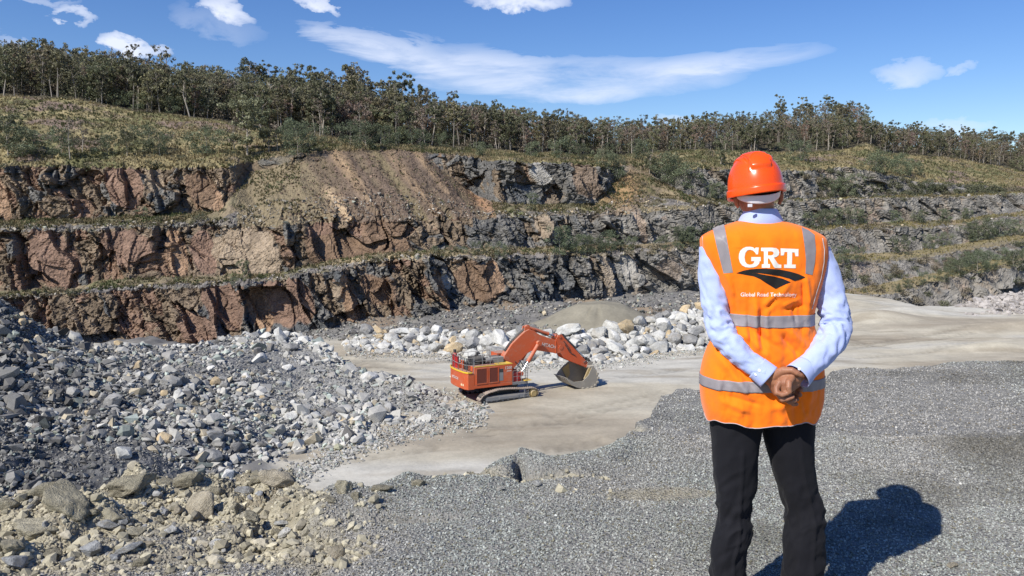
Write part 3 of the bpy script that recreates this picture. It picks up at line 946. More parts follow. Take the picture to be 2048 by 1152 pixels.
# skirt of crumbs on the floor round the bank and the pile toe
q = 4200
tpx = r_.uniform(690, 1420, q); tby = np.interp(tpx, bpx, by0) + np.abs(r_.normal(0, 7, q))
pp = W(tpx, tby, Yf(tby)); pp[:, 2] = floor_z(pp[:, 0], pp[:, 1])
px2 = r_.uniform(560, 975, 5200); yb2 = np.interp(px2, rpx, RC[0][0]) + r_.normal(-4, 12, 5200)
p2 = W(px2, yb2, Yf(yb2)); p2[:, 2] = floor_z(p2[:, 0], p2[:, 1])
px3 = r_.uniform(620, 960, 1500); yb3 = np.interp(px3, rpx, RC[3][0]) - np.abs(r_.normal(0, 5, 1500))
p3 = W(px3, yb3, Yf(yb3)); p3[:, 2] = floor_z(p3[:, 0], p3[:, 1])
pp = np.concatenate([pp, p2, p3]); n_ = len(pp)
tag(scatter('stone_crumbs', pp, np.clip(r_.lognormal(-2.3, .5, n_), .05, .35), rubble_colour(n_, np.full(n_, .75), r_), CHIPS, m_bits, 6), 'small stone crumbs scattered on the pit floor beside the piles', 'rubble')

rb = random.Random(33)
placed = []
HAND = [(755, 664, 15, 'ochre'), (757, 680, 12, 'ochre'), (795, 680, 8, 'ochre'), (738, 702, 13, 'pale grey'), (805, 690, 13, 'pale grey'), (1000, 688, 26, 'whitish'), (970, 695, 22, 'whitish'), (905, 668, 15, 'pale grey'), (888, 668, 11, 'pale grey'),
        (1225, 662, 21, 'pale grey'), (1235, 680, 25, 'pale grey'), (1195, 712, 17, 'mid grey'), (1200, 695, 14, 'mid grey'), (1300, 698, 20, 'pale grey'), (1350, 690, 20, 'mid grey'), (1290, 712, 18, 'whitish'), (1128, 692, 14, 'whitish'), (1183, 712, 11, 'ochre'), (1110, 718, 15, 'pale grey'),
        (1250, 715, 16, 'pale grey'), (1330, 640, 18, 'mid grey'), (1300, 632, 15, 'pale grey'), (1365, 645, 17, 'pale grey'), (1390, 672, 20, 'mid grey'), (1400, 640, 15, 'pale grey'), (1370, 615, 14, 'ochre'), (1400, 618, 13, 'ochre'), (1240, 640, 17, 'whitish')]
cands = list(HAND)
for _ in range(5200):
    cands.append((rb.uniform(700, 1500), None, max(6.0, min(25, rb.gauss(15.5, 4.5))), rb.choices(['whitish', 'pale grey', 'mid grey', 'ochre'], [.28, .50, .18, .04])[0]))
_, SPY = proj(S)
nb = 0
for (qx, qy, sp, cn) in cands:
    c = int(np.clip(np.searchsorted(bpx, qx), 0, len(bpx) - 1))
    if qy is None:
        i = rb.randint(0, 24)
        sp *= float(ip(qx, [(700, .8), (860, 1.05), (1000, 1.15), (1250, 1.2), (1500, 1.1)]))
        fy = i / 24
        if fy < .1: sp *= .7
    else:
        i = int(np.argmin(np.abs(SPY[:24, c] - qy)))
    qyy = SPY[i, c]
    if any((qx - a) ** 2 + ((qyy - b) * 1.25) ** 2 < (.50 * (sp + s2)) ** 2 for (a, b, s2) in placed): continue
    placed.append((qx, qyy, sp)); nb += 1
    if nb > 298: break
    pt = S[i, c]; s = sp / F * pt[1]
    wh = 'at left end of row' if qx < 860 else 'behind excavator body' if qx < 1010 else 'behind the boom' if qx < 1130 else 'right of the boom' if qx < 1260 else 'in row left of man'
    lv_ = 'lower' if i < 8 else 'middle' if i < 17 else 'upper'
    szw = 'huge' if sp > 17 else 'large' if sp > 12.5 else 'mid-sized' if sp > 9 else 'small'
    PENDING.append((boulder(pt, s * 1.22, cn, None, 'boulders in the long row across the pit floor', rb, sink=.15), f'{szw} {cn} {lv_} boulder', wh, qx))

# ================================================================ sand heap behind the boulders
cx_, cy_ = (1200 - 1024) / F * 130, 130.0
aa = np.linspace(0, 2 * math.pi, 120, endpoint=False); rr_ = np.linspace(0, 1, 40)
AA, RR = np.meshgrid(aa, rr_)
hx = cx_ + np.cos(AA) * RR * 13.5; hy = cy_ + np.sin(AA) * RR * 9
hz = FLOORZ - .8 + 6.2 * (1 - RR) ** 1.0
hz = np.minimum(hz, FLOORZ + 4.0 - .35 * np.abs(np.cos(AA) * RR * 3)) 
PP = np.stack([hx, hy, hz], -1)
PP[..., 2] += (fbm(PP * .35, 3, 91) - .5) * .5 + (fbm(PP * 2.5, 3, 92) - .5) * .10
gul = np.exp(-((AA - 4.35) / .03) ** 2) + np.exp(-((AA - 4.62) / .03) ** 2)
PP[..., 2] -= gul * .25 * (RR > .3) * (RR < .8)
sp_ = mesh_np('sand_pile', PP, grid_faces(40, 120, True), m_floor, C(.235, .215, .165) * (.85 + .3 * fbm(PP * 1.2, 3, 93)[..., None]), smooth=True)
tag(sp_, 'smooth brown-grey sand heap rising behind the white boulders', 'sand pile')
# pale rubble at the far right edge of the floor
q = 1800
tx = r_.uniform(1925, 2250, q); ty = ip(tx, [(1925, 616), (1960, 604), (2000, 594), (2048, 588), (2250, 580)]) + r_.uniform(0, 24, q)
yy = r_.uniform(146, 156, q)
pp = W(tx, ty, yy)
gxr = np.linspace(1915, 2260, 90)
ed = ip(gxr, [(1915, 617), (1960, 602), (2000, 592), (2048, 587), (2260, 578)])
rowsr = [W(gxr, ed * (1 - t) + 640 * t, 156 - 12 * t) for t in np.linspace(0, 1, 16)]
SR = np.array([W(gxr, ed + 8, 166)] + rowsr); SR[..., 2] += (fbm(SR * .6, 3, 94) - .5) * 1.2
mesh_np('rubble_bank', SR, grid_faces(*SR.shape[:2]), m_rub, C(.33, .30, .27) * (.7 + .5 * fbm(SR * 1.5, 3, 95)[..., None]), kind='structure')
pts, ii, jj = on_sheet(SR, 2600, r_)
tag(scatter('pale_rubble', pts, np.clip(r_.lognormal(-.75, .4, 2600), .15, 1.3), C(.42, .385, .35) * r_.uniform(.6, 1.1, (2600, 1)), ROCKS[:12], m_bits, 9), 'pale pinkish rubble on the far right edge of the pit floor', 'rubble')
# rubble on the apron below the lowest face
q = 9000
tx = r_.uniform(520, 1440, q); yy = r_.uniform(119, 172, q)
XX = (tx - 1024) / F * yy
ok = yy < np.interp(tx, px, D) + 1
XX, yy, q = XX[ok], yy[ok], int(ok.sum())
pp = np.stack([XX, yy, floor_z(XX, yy)], -1)
tag(scatter('apron_stones', pp, np.clip(r_.lognormal(-1.6, .5, q), .1, .8), rubble_colour(q, np.full(q, .16), r_) * C(1.02, 1, .96), ROCKS[:12], m_bits, 10), 'grey loose stones on the apron below the lowest rock face', 'rubble')
# loose stones on the terraces
sel_r = np.where(np.isin(TBAND, [5, 7]) & (TT < .4))[0]
q = 9000
i = r_.choice(sel_r, q); j = r_.integers(0, NC, q)
pp = TP[i, j]
tag(scatter('terrace_stones', pp, np.clip(r_.lognormal(-1.5, .5, q), .1, .9), rubble_colour(q, np.full(q, .22), r_) * C(1.05, .98, .9), CHIPS, m_bits, 12), 'loose dark stones along the lips of the terraces', 'rubble')
sel_r = np.where(np.isin(TBAND, [7]) | ((TBAND == 8)))[0]
q = 9000
i = r_.choice(sel_r, q); j = np.searchsorted(px, r_.uniform(560, 985, q))
okk = (TBAND[i] == 7)
pp = TP[i, j][okk]; q = len(pp)
tag(scatter('scree_stones', pp, np.clip(r_.lognormal(-1.7, .45, q), .1, .6), C(.17, .12, .09) * r_.uniform(.5, 1.6, (q, 1)), CHIPS, m_bits, 13), 'rusty brown scree stones on the fan between the upper rock faces', 'rubble')
# ================================================================ the gravel ledge we stand on
lx = np.concatenate([np.arange(-14, -6, .1), np.arange(-6, 8, .028), np.arange(8, 16, .1)])
ly = np.concatenate([np.arange(-5, 2.6, .1), np.arange(2.6, 9.6, .028), np.arange(9.6, 26, .25)])
X, Y = np.meshgrid(lx, ly)
Ys = np.maximum(Y, .6)
lpx = 1024 + F * X / (Ys + .16)
EDGE = [(-6000, 1010), (-400, 1010), (0, 985), (60, 962), (160, 938), (250, 918), (400, 925), (470, 935), (530, 940), (590, 945), (640, 990), (700, 968), (740, 985), (790, 960), (820, 950), (860, 957),
        (940, 946), (960, 952), (1000, 925), (1040, 906), (1060, 912), (1100, 924), (1180, 916), (1250, 882), (1270, 852), (1300, 838), (1320, 792), (1400, 786), (1500, 780), (1640, 772), (1660, 748),
        (1690, 741), (1800, 736), (1900, 729), (2048, 722), (2500, 715), (9000, 700)]
ey = ip(lpx.ravel(), EDGE).reshape(X.shape)
L3 = np.stack([X, Y, X * 0], -1)
Ye = F * CAMZ / (ey - 420) + (fbm(L3 * 2.5, 3, 101) - .5) * .35
over = Y - Ye
# earth bank at the left
lpn = lpx + (fbm(np.stack([X * 1.1, Y * 1.1, X * 0 + 8], -1), 4, 110) - .5) * 620
bank = sstep(690, 430, lpn) * sstep(-2.1, -.4, over)
bank2 = sstep(860, 500, lpn) * sstep(-1.2, -.3, over)
n_s = fbm(L3 * 1.2, 4, 102); n_f = fbm(L3 * 5, 4, 103); n_ff = fbm(L3 * 18, 3, 104)
_, _, w1, w2, w3, wo = worley(np.stack([X * 3.2, Y * 3.2, n_f * 1.5], -1), 105)
clod = np.maximum(0, .55 - np.sqrt((wo[..., :2] ** 2).sum(-1))) * (w1 > .35)
G1_, G2_, e1_, e2_, e3_, eo_ = worley(np.stack([X * 11, Y * 11, n_f * 2], -1), 106)
clod2 = np.maximum(0, .6 - np.sqrt((eo_[..., :2] ** 2).sum(-1)))
Z = (n_s - .5) * .10 + (n_f - .5) * .025 + (n_ff - .5) * .008
Z = Z + bank * ((n_s - .5) * .26 + (n_f - .5) * .16 + clod * .22 + clod2 * .045 + (n_ff - .5) * .03)
Z = Z - .17 * bank
# little berm along the lip in the middle
Z = Z + .03 * np.exp(-((over + .35) / .28) ** 2) * sstep(1320, 1180, lpx) * (.4 + 1.2 * n_f)
Z = Z + .012 * np.exp(-((over + .2) / .3) ** 2)
# broken edge blocks in the middle
for (cx0, cy0, ddx, ddy, dep) in ((1040, 945, .03, .16, .16), (960, 957, .14, .03, .07), (1085, 962, .3, .05, .08), (880, 948, .12, .05, .08), (1275, 868, .06, .07, .08), (800, 1050, .35, .06, .06)):
    yy = F * CAMZ / (cy0 - 420); xx = (cx0 - 1024) / F * yy
    Z = Z - dep * np.exp(-((X - xx) / ddx) ** 2 - ((Y - yy) / ddy) ** 2)
Z = Z - np.where(over > 0, np.minimum(over * 1.5 + np.minimum(over, .15) * 1.2, 24), 0)
# colours
gc = C(.235, .228, .208) * (.8 + .4 * n_f[..., None])
wet = np.clip((fbm(L3 * np.array([.9, 1.3, 1]), 5, 107) - .52) * 6, 0, 1) * sstep(1250, 1600, lpx)
gc = gc + (C(.10, .095, .075) - gc) * wet[..., None] * .6
dirt = np.clip(bank * 1.7 + bank2 * .5 + (n_f - .55) * 1.6 * (bank + bank2 * .3), 0, 1)
dirt = np.maximum(dirt, sstep(1500, 0, lpx) * .0)
gravel_on_bank = np.clip((fbm(L3 * 1.7, 3, 108) - .56) * 9, 0, 1) * sstep(-2.5, -1.2, -np.abs(over + 1))
dirt = dirt * (1 - .7 * gravel_on_bank)
for (cx0, cy0, ddx, ddy) in ((1085, 965, .35, .06), (880, 950, .14, .06), (1275, 868, .07, .08), (930, 955, .2, .05), (1330, 1000, .3, .1)):
    yy = F * CAMZ / (cy0 - 420); xx = (cx0 - 1024) / F * yy
    dirt = np.maximum(dirt, np.exp(-((X - xx) / ddx) ** 2 - ((Y - yy) / ddy) ** 2) * .9)
dc = C(.365, .33, .24) * (.7 + .6 * n_ff[..., None]) + (C(.25, .22, .165) - C(.36, .33, .25)) * np.clip((n_f[..., None] - .5) * 4, 0, 1)
lc_ = gc * (1 - dirt[..., None]) + dc * dirt[..., None]
m_led = mat_attr('ledge_ground_material', 6, 40, .42, .9, .02, vor=55)
LZ = Z
mesh_np('gravel_ground', np.stack([X, Y, Z], -1), grid_faces(len(ly), len(lx)), m_led, lc_, smooth=True, kind='structure')


def bil(A, x, y):
    i = np.clip(np.searchsorted(lx, x) - 1, 0, len(lx) - 2); j = np.clip(np.searchsorted(ly, y) - 1, 0, len(ly) - 2)
    fx = np.clip((x - lx[i]) / (lx[i + 1] - lx[i]), 0, 1); fy = np.clip((y - ly[j]) / (ly[j + 1] - ly[j]), 0, 1)
    return A[j, i] * (1 - fx) * (1 - fy) + A[j, i + 1] * fx * (1 - fy) + A[j + 1, i] * (1 - fx) * fy + A[j + 1, i + 1] * fx * fy


def ground(pxq, pyq):
    """where the line of sight through a pixel meets the ledge"""
    y = F * CAMZ / (pyq - 420)
    for _ in range(12):
        p_ = W(pxq, pyq, y)
        z = bil(LZ, p_[..., 0], p_[..., 1])
        y = y * (CAMZ - z) / (CAMZ - p_[..., 2] + 1e-9) * .6 + y * .4
    p_ = W(pxq, pyq, y); p_[..., 2] = bil(LZ, p_[..., 0], p_[..., 1])
    return p_


rg = np.random.default_rng(77)
# gravel chips, denser near us
def chips(name, n, x0, x1, y0, y1, smin, smax, seed, label):
    x = rg.uniform(x0, x1, n); y = rg.uniform(y0, y1, n)
    q_, _ = proj(np.stack([x, y, x * 0], -1))
    ok = (q_ > -60) & (q_ < 2110)
    d_ = bil(dirt, x, y); ov = bil(over, x, y)
    ok &= (rg.random(n) > d_ * .72) & (ov < 1.3)
    x, y, d_ = x[ok], y[ok], d_[ok]; n = len(x)
    z = bil(LZ, x, y)
    c = C(.322, .312, .286) * np.clip(rg.normal(1, .27, (n, 1)), .4, 1.9)
    c = np.where((rg.random(n) < .05)[:, None], C(.42, .40, .36) * rg.uniform(.7, 1.25, (n, 1)), c)
    c = np.where((rg.random(n) < .10)[:, None], C(.22, .19, .135) * rg.uniform(.6, 1.3, (n, 1)), c)
    tea = np.clip((fbm(np.stack([x * .6, y * .6, x * 0], -1), 3, 109) - .52) * 6, 0, 1)[:, None]
    c = c * (1 - tea * .5) + c * C(.86, 1.02, 1.0) * tea * .5
    wt = bil(wet, x, y)[:, None]
    c = c * (1 - wt * .6) + C(.13, .12, .085) * wt * .35
    c = np.where((d_ > .3)[:, None], c * .5 + C(.27, .235, .155) * .5, c)
    s = rg.uniform(smin, smax, n) * rg.uniform(.6, 1.2, n)
    return tag(scatter(name, np.stack([x, y, z], -1), s, c, CHIPS, m_chip, seed, sink=.2), label, 'gravel')


m_chip = mat_attr('gravel_chip_material', 30, 120, .25, .3, .003)
chips('gravel', 150000, -3.6, 3.6, 3.3, 5.6, .0045, .0105, 21, 'grey crushed gravel covering the near ledge')
chips('gravel', 90000, -3.0, 6.2, 5.3, 9.0, .006, .013, 22, 'grey crushed gravel on the far part of the ledge towards the pit')
# earth crumbs on the bank
n = 26000
x = rg.uniform(-4, .6, n); y = rg.uniform(3.2, 6.4, n)
ok = (rg.random(n) < bil(dirt, x, y)) & (bil(over, x, y) < .3)
x, y = x[ok], y[ok]; n = len(x)
c = C(.385, .35, .255) * np.clip(rg.normal(.95, .22, (n, 1)), .4, 1.6)
CL = [round_rock(700 + i, 1, 6, .12, (1, .9, .8)) for i in range(8)]
tag(scatter('earth_crumbs', np.stack([x, y, bil(LZ, x, y)], -1), np.clip(rg.lognormal(-4.5, .55, n), .005, .05), c, CL, m_chip, 23), 'tan earth crumbs on the bank at lower left', 'earth')

# individual clods and stones at the lower left (px, py of the foot, half width px, colour, label)
def near_pool(seed, n, cuts, rough, mat, sub=4, smooth=False, sq=None):
    out = []
    for i in range(n):
        V, Fc = round_rock(seed + i * 3, sub, cuts, rough, sq or (1, rr.uniform(.75, .95), rr.uniform(.6, .85)))
        me = share_mesh('clod', V, Fc, smooth); me.materials.append(mat); out.append(me)
    return out


M_EARTH = stone_mat('dry_earth', (.385, .35, .255), sc=2.0, vein=False, bd=.08, dirt=(.2, .17, .12), dirtk=.5)
M_EARTHR = stone_mat('sandy_rock', (.42, .37, .275), sc=1.6, vein=False, bd=.06, dirt=(.25, .21, .14), dirtk=.4)
M_GREYL = stone_mat('light_grey_stone', (.34, .345, .34), sc=2.0)
NEAR = {'earth': near_pool(900, 7, 7, .12, M_EARTH, smooth=True), 'sandy': near_pool(940, 4, 8, .07, M_EARTHR, smooth=True),
        'grey': near_pool(960, 6, 18, .014, M_GREYL), 'pale': near_pool(990, 5, 18, .016, M_PALE), 'white': near_pool(1010, 3, 18, .016, M_WHITE)}
rb = random.Random(8)
NR_ = [
    # x, y(foot), half width, pool, colour words
    (130, 1040, 55, 'earth', 'long tan earth clod with a shaded hollow'), (95, 1010, 30, 'earth', 'lumpy tan clod on the crest of the bank'), (60, 1000, 16, 'earth', 'small round clod at the left'),
    (155, 1030, 20, 'sandy', 'rounded cream stone beside dark clod'), (185, 1036, 17, 'earth', 'dark brown clod right of the cream stone'), (70, 1090, 46, 'earth', 'pale flat-topped clod at far left'),
    (270, 1000, 42, 'earth', 'broad tan clod on top of the bank'), (230, 1045, 30, 'earth', 'tapering tan clod in the middle of the bank'), (330, 985, 24, 'earth', 'crumbly brown clod near the bank crest'), (380, 980, 26, 'earth', 'dark crumbly clod at the bank crest'),
    (405, 1050, 38, 'sandy', 'big upright sandy rock leaning in the earth bank'), (357, 1035, 15, 'sandy', 'small sandy rock left of the big upright one'), (430, 985, 22, 'earth', 'wide clod above the upright rock'),
    (495, 1002, 22, 'grey', 'blue-grey angular stone on the bank'), (560, 990, 33, 'sandy', 'large flat-faced tan rock on the right of the bank'), (565, 1018, 15, 'pale', 'small pale angular stone below the flat tan rock'), (450, 1000, 13, 'sandy', 'small cream stone on the bank'),
    (245, 1060, 20, 'grey', 'grey broken stone standing on the bank'), (215, 1072, 26, 'grey', 'grey slab leaning against its neighbour'), (185, 1125, 34, 'grey', 'large split grey rock with pale veins'), (230, 1130, 17, 'grey', 'narrow dark grey stone'), (262, 1118, 25, 'grey', 'long light grey slab'),
    (298, 1100, 13, 'sandy', 'small cream chip beside the long slab'), (340, 1075, 16, 'pale', 'pale grey wedge in the dirt'), (385, 1105, 9, 'pale', 'tiny pale stone left of the white one'), (432, 1103, 18, 'white', 'white angular stone resting alone on gravel'), (570, 1085, 21, 'white', 'whitish flat stone at the edge of the gravel'),
    (475, 1075, 9, 'white', 'tiny white stone on gravel'), (570, 1044, 9, 'sandy', 'tiny tan stone on the dirt'), (555, 1042, 14, 'earth', 'dark clod at the right of the bank'), (675, 1126, 20, 'sandy', 'lone pointed tan stone on the gravel'), (30, 1148, 28, 'grey', 'grey rock at the bottom left corner'),
    (135, 1140, 20, 'grey', 'flat dark grey stone near the bottom left'), (100, 1125, 22, 'earth', 'brown clod above the bottom left rocks'), (20, 1110, 26, 'earth', 'tan clod at the left edge'), (275, 1082, 20, 'earth', 'rough clod beside the grey slabs'), (690, 995, 22, 'earth', 'upright tan clod at the lip of the ledge'),
    (715, 1005, 14, 'earth', 'low tan clod right of the upright one'), (660, 1010, 14, 'earth', 'crumbly clod on the lip'), (765, 990, 17, 'earth', 'elongated tan clod at the lip'), (838, 978, 13, 'earth', 'small brown clod set in the gravel lip'), (622, 990, 20, 'earth', 'low clod beyond the flat tan rock'),
    (520, 975, 18, 'earth', 'clod behind the blue-grey stone'), (600, 1000, 12, 'earth', 'small clod right of the flat tan rock'), (15, 1030, 22, 'earth', 'brown clod cut by the left edge'), (320, 1050, 12, 'earth', 'little clod in the dirt'), (470, 1030, 14, 'earth', 'little clod right of the upright rock'), (500, 1045, 16, 'earth', 'flat clod at the foot of the bank'),
    (285, 1138, 15, 'earth', 'crumbly clod at the bottom of the picture'), (360, 1125, 10, 'grey', 'small grey stone in the dirt'), (1072, 978, 12, 'pale', 'pale stone in the broken gravel lip'), (1000, 985, 9, 'pale', 'small pale stone on the gravel lip'), (1905, 1140, 10, 'sandy', 'tan chip at lower right beyond the shadow'),
    (1390, 1070, 7, 'pale', 'tiny pale chip left of the trousers'), (640, 1085, 6, 'sandy', 'tiny tan chip on the gravel'), (120, 985, 14, 'earth', 'small clod along the bank crest at the left'), (200, 975, 18, 'earth', 'clod on the skyline of the bank'), (455, 958, 12, 'white', 'white block just behind the bank')]
for (qx, qy, hw, pl, lab) in NR_:
    pt = ground(np.array(float(qx)), np.array(float(qy) - hw * .5))
    s = hw / F * float(pt[1]) * 1.05
    isE = pl in ('earth', 'sandy')
    nm = 'earth_clod' if pl == 'earth' else 'stone'
    up = (.8, .7, 1.15) if 'upright' in lab or 'pointed' in lab else (1.15, .9, .62) if 'long' in lab or 'flat' in lab or 'broad' in lab or 'slab' in lab else (1, .9, .8)
    boulder(pt, s, pl, lab, 'clods and stones on the earth bank' if isE else 'loose stones near the ledge', rb, nm, 'clod' if pl == 'earth' else 'stone', NEAR, sink=.28 if pl == 'earth' else .12,
            rot=(rb.uniform(-.25, .25), rb.uniform(-.35, .35), rb.uniform(-.5, .5)), sc=up)
rb = random.Random(18)
n = 3200
x = rg.uniform(-4, .2, n); y = rg.uniform(3.2, 6.2, n)
ok = (rg.random(n) < bil(bank, x, y) * .8) & (bil(over, x, y) < .15)
x, y = x[ok], y[ok]; n = len(x)
k = rg.random(n)
c = np.where((k < .25)[:, None], C(.30, .30, .29) * rg.uniform(.5, 1.2, (n, 1)), C(.38, .345, .265) * rg.uniform(.6, 1.2, (n, 1)))
tag(scatter('bank_lumps', np.stack([x, y, bil(LZ, x, y)], -1), np.clip(rg.lognormal(-3.95, .42, n), .01, .06), c, [round_rock(800 + i, 2, 8, .1, (1, .85, .75)) for i in range(10)], mat_attr('lump_material', 14, 60, .4, .8, .01), 25), 'small tan and grey lumps covering the earth bank', 'earth')
# ================================================================ vegetation
def leaf_mat(name, hue=.0):
    m, t, bs = new_mat(name)
    at = t.add('ShaderNodeAttribute', attribute_name='Col')
    oi = t.add('ShaderNodeObjectInfo')
    g = t.math('ADD', .72, t.math('MULTIPLY', oi.outputs['Random'], .56))
    c = t.add('ShaderNodeVectorMath', operation='SCALE'); t.l.new(at.outputs['Color'], c.inputs[0]); t.l.new(g, c.inputs['Scale'])
    hs_ = t.add('ShaderNodeHueSaturation')
    t.l.new(t.math('ADD', .485, t.math('MULTIPLY', t.math('FRACT', t.math('MULTIPLY', oi.outputs['Random'], 7.7)), .03)), hs_.inputs['Hue'])
    t.l.new(c.outputs[0], hs_.inputs['Color'])
    t.l.new(hs_.outputs[0], bs.inputs['Base Color'])
    bs.inputs['Roughness'].default_value = .6; bs.inputs['Specular IOR Level'].default_value = .25
    tr = t.add('ShaderNodeBsdfTranslucent'); t.l.new(hs_.outputs[0], tr.inputs['Color'])
    mx = t.add('ShaderNodeMixShader'); mx.inputs[0].default_value = .22
    t.l.new(bs.outputs[0], mx.inputs[1]); t.l.new(tr.outputs[0], mx.inputs[2])
    t.l.new(mx.outputs[0], t.n['Material Output'].inputs[0])
    return m


M_LEAF = leaf_mat('gum_leaves')
M_BARK = mat_plain('gum_bark', (.36, .32, .27), .9, .1, nscale=3, namp=.5, bstr=.4, bdist=.03)


def leaves(cent, radii, n, size, r, colr, var=.3, droop=.35, shell=.45):
    """leaf cards spread through ellipsoids; returns V (4n,3), F, colours"""
    cent = np.asarray(cent, float); radii = np.asarray(radii, float)
    k = len(cent)
    vol = radii.prod(1) ** (2 / 3); w = vol / vol.sum()
    idx = r.choice(k, n, p=w)
    d = r.normal(size=(n, 3)); d /= np.linalg.norm(d, axis=1, keepdims=True)
    rad = shell + (1 - shell) * r.random(n) ** .6
    rad = np.where(r.random(n) < .25, r.random(n) ** .4, rad)
    p_ = cent[idx] + d * rad[:, None] * radii[idx]
    u = r.normal(size=(n, 3)); u[:, 2] -= droop * 1.5; u /= np.linalg.norm(u, axis=1, keepdims=True)
    v_ = np.cross(u, d + r.normal(size=(n, 3)) * .5); v_ /= np.linalg.norm(v_, axis=1, keepdims=True) + 1e-9
    s = size * r.uniform(.6, 1.35, n)[:, None]
    V = np.stack([p_ - u * s, p_ - v_ * s * .45, p_ + u * s, p_ + v_ * s * .45], 1).reshape(-1, 3)
    Fc = np.arange(4 * n).reshape(n, 4)
    cc = np.asarray(colr) * np.clip(r.normal(1, var, (n, 1)), .35, 2) * (1 + .18 * (r.random((k, 1))[idx] - .5) * 2)
    return V, Fc, np.repeat(cc, 4, 0)


def stem(pts_, rads, n=6):
    """tube along points"""
    pts_ = np.asarray(pts_, float); V = []; Fc = []
    for i, p_ in enumerate(pts_):
        d = pts_[min(i + 1, len(pts_) - 1)] - pts_[max(i - 1, 0)]; d /= np.linalg.norm(d) + 1e-9
        a = np.cross(d, [0.3, 1, .1]); a /= np.linalg.norm(a); b = np.cross(d, a)
        t = np.linspace(0, 2 * math.pi, n, endpoint=False)
        V.append(p_ + rads[i] * (a[None] * np.cos(t)[:, None] + b[None] * np.sin(t)[:, None]))
    return np.concatenate(V), grid_faces(len(pts_), n, True)


def tree_proto(seed, H, kind):
    r = np.random.default_rng(seed)
    top = np.array([r.normal(0, .04 * H), r.normal(0, .04 * H), H * .92])
    mid = top * .5 + np.array([r.normal(0, .03 * H), r.normal(0, .03 * H), 0])
    tp = [np.zeros(3) + [0, 0, -.6], mid * .4, mid, (mid + top) / 2, top]
    r0 = H * (.013 if kind != 'bush' else .009)
    SV, SF = stem(tp, [r0 * 1.1, r0 * .95, r0 * .75, r0 * .5, r0 * .2], 7)
    V = [SV]; Fq = [SF]; b_ = len(SV)
    C_, R_ = [], []
    def at_(f):
        f = np.clip(f, 0, 1) * (len(tp) - 1); i = min(int(f), len(tp) - 2)
        return np.array(tp[i]) * (1 - (f - i)) + np.array(tp[i + 1]) * (f - i)
    if kind == 'gum':
        nb, lo, spread, cr, el, nl, ls, colr = r.integers(8, 13), .50, .16, .043, .28, 1900, .0175, (.145, .148, .088)
    elif kind == 'full':
        nb, lo, spread, cr, el, nl, ls, colr = r.integers(15, 20), .22, .19, .064, .42, 3300, .0195, (.155, .162, .094)
    elif kind == 'thin':
        nb, lo, spread, cr, el, nl, ls, colr = r.integers(9, 13), .35, .12, .045, .35, 850, .017, (.21, .175, .13)
    else:
        nb, lo, spread, cr, el, nl, ls, colr = r.integers(12, 17), .08, .34, .15, .5, 3000, .026, (.140, .162, .095)
    for i in range(nb):
        f = lo + (1 - lo) * (i + r.random()) / nb
        base_ = at_(f * .9); az_ = i * 2.4 + r.random()
        prof_ = 1.0 if kind == 'gum' else (math.sin(math.pi * min(1, .25 + .75 * (1 - (f - lo) / (1 - lo)))) * .6 + .55)
        L = H * spread * r.uniform(.45, 1.15) * prof_
        tip = base_ + np.array([math.cos(az_) * L, math.sin(az_) * L, L * r.uniform(.35, 1.2) * (.6 if kind == 'bush' else 1)])
        tip[2] = min(tip[2], H * .97)
        m_ = (base_ + tip) / 2 + np.array([0, 0, -.05 * L])
        SV, SF = stem([base_, m_, tip], [r0 * .42, r0 * .3, r0 * .12], 4)
        V.append(SV); Fq.append(SF + b_); b_ += len(SV)
        nsub = r.integers(2, 5)
        for q in range(nsub):
            off = r.normal(0, 1, 3) * H * cr * 1.15
            C_.append(tip + off * [1, 1, .6]); s = H * cr * r.uniform(.6, 1.25); R_.append([s, s, s * r.uniform(.55, 1.15)])
    C_.append(top + [0, 0, .02 * H]); R_.append([H * cr, H * cr, H * cr * .7])
    LV, LF, LC = leaves(C_, R_, int(nl), H * ls, r, colr)
    low_ = LV[:, 2] < .15
    LV[low_, 2] = .15
    return (np.concatenate(V), np.concatenate(Fq)), (LV, LF, LC)


def mesh_data(name, V, Fc, mat, colr=None):
    o = mesh_np(name, V, Fc, mat, colr); me = o.data
    bpy.data.objects.remove(o)
    return me


PROT = {}
for kind, names, hs3 in (('gum', 7, 14), ('full', 6, 11), ('thin', 4, 12), ('bush', 6, 4)):
    PROT[kind] = []
    for i in range(names):
        (SV, SF), (LV, LF, LC) = tree_proto(1000 + i * 17 + len(kind) * 101, hs3, kind)
        PROT[kind].append((mesh_data('trunk', SV, SF, M_BARK), mesh_data('crown', LV, LF, M_LEAF, LC), hs3))
rt = random.Random(4)


def plant(pt, h, kind, cname, desc, where, group, xk, squash=1.0):
    tm, cm, h0 = rt.choice(PROT[kind])
    k = h / h0
    o = empty(cname, (float(pt[0]), float(pt[1]), float(pt[2]) - .1), rt.uniform(0, 6.28))
    w = rt.uniform(.85, 1.2) * squash
    o.scale = (k * w, k * w, k)
    link(bpy.data.objects.new('trunk', tm), o)
    link(bpy.data.objects.new('crown', cm), o)
    tag(o, None, {'tree': 'tree', 'shrub': 'shrub'}.get(cname.split('_')[-1], 'tree'), group)
    PENDING.append((o, desc, where, xk))
    return o


def sect(x_):
    return 'on wooded hill at far left' if x_ < 200 else 'on hill left of lone big gum' if x_ < 480 else 'above the scree slope' if x_ < 800 else 'on the middle ridge' if x_ < 1100 else 'on ridge left of the helmet' if x_ < 1460 else 'on the knoll behind the helmet' if x_ < 1750 else 'on the far right skyline'


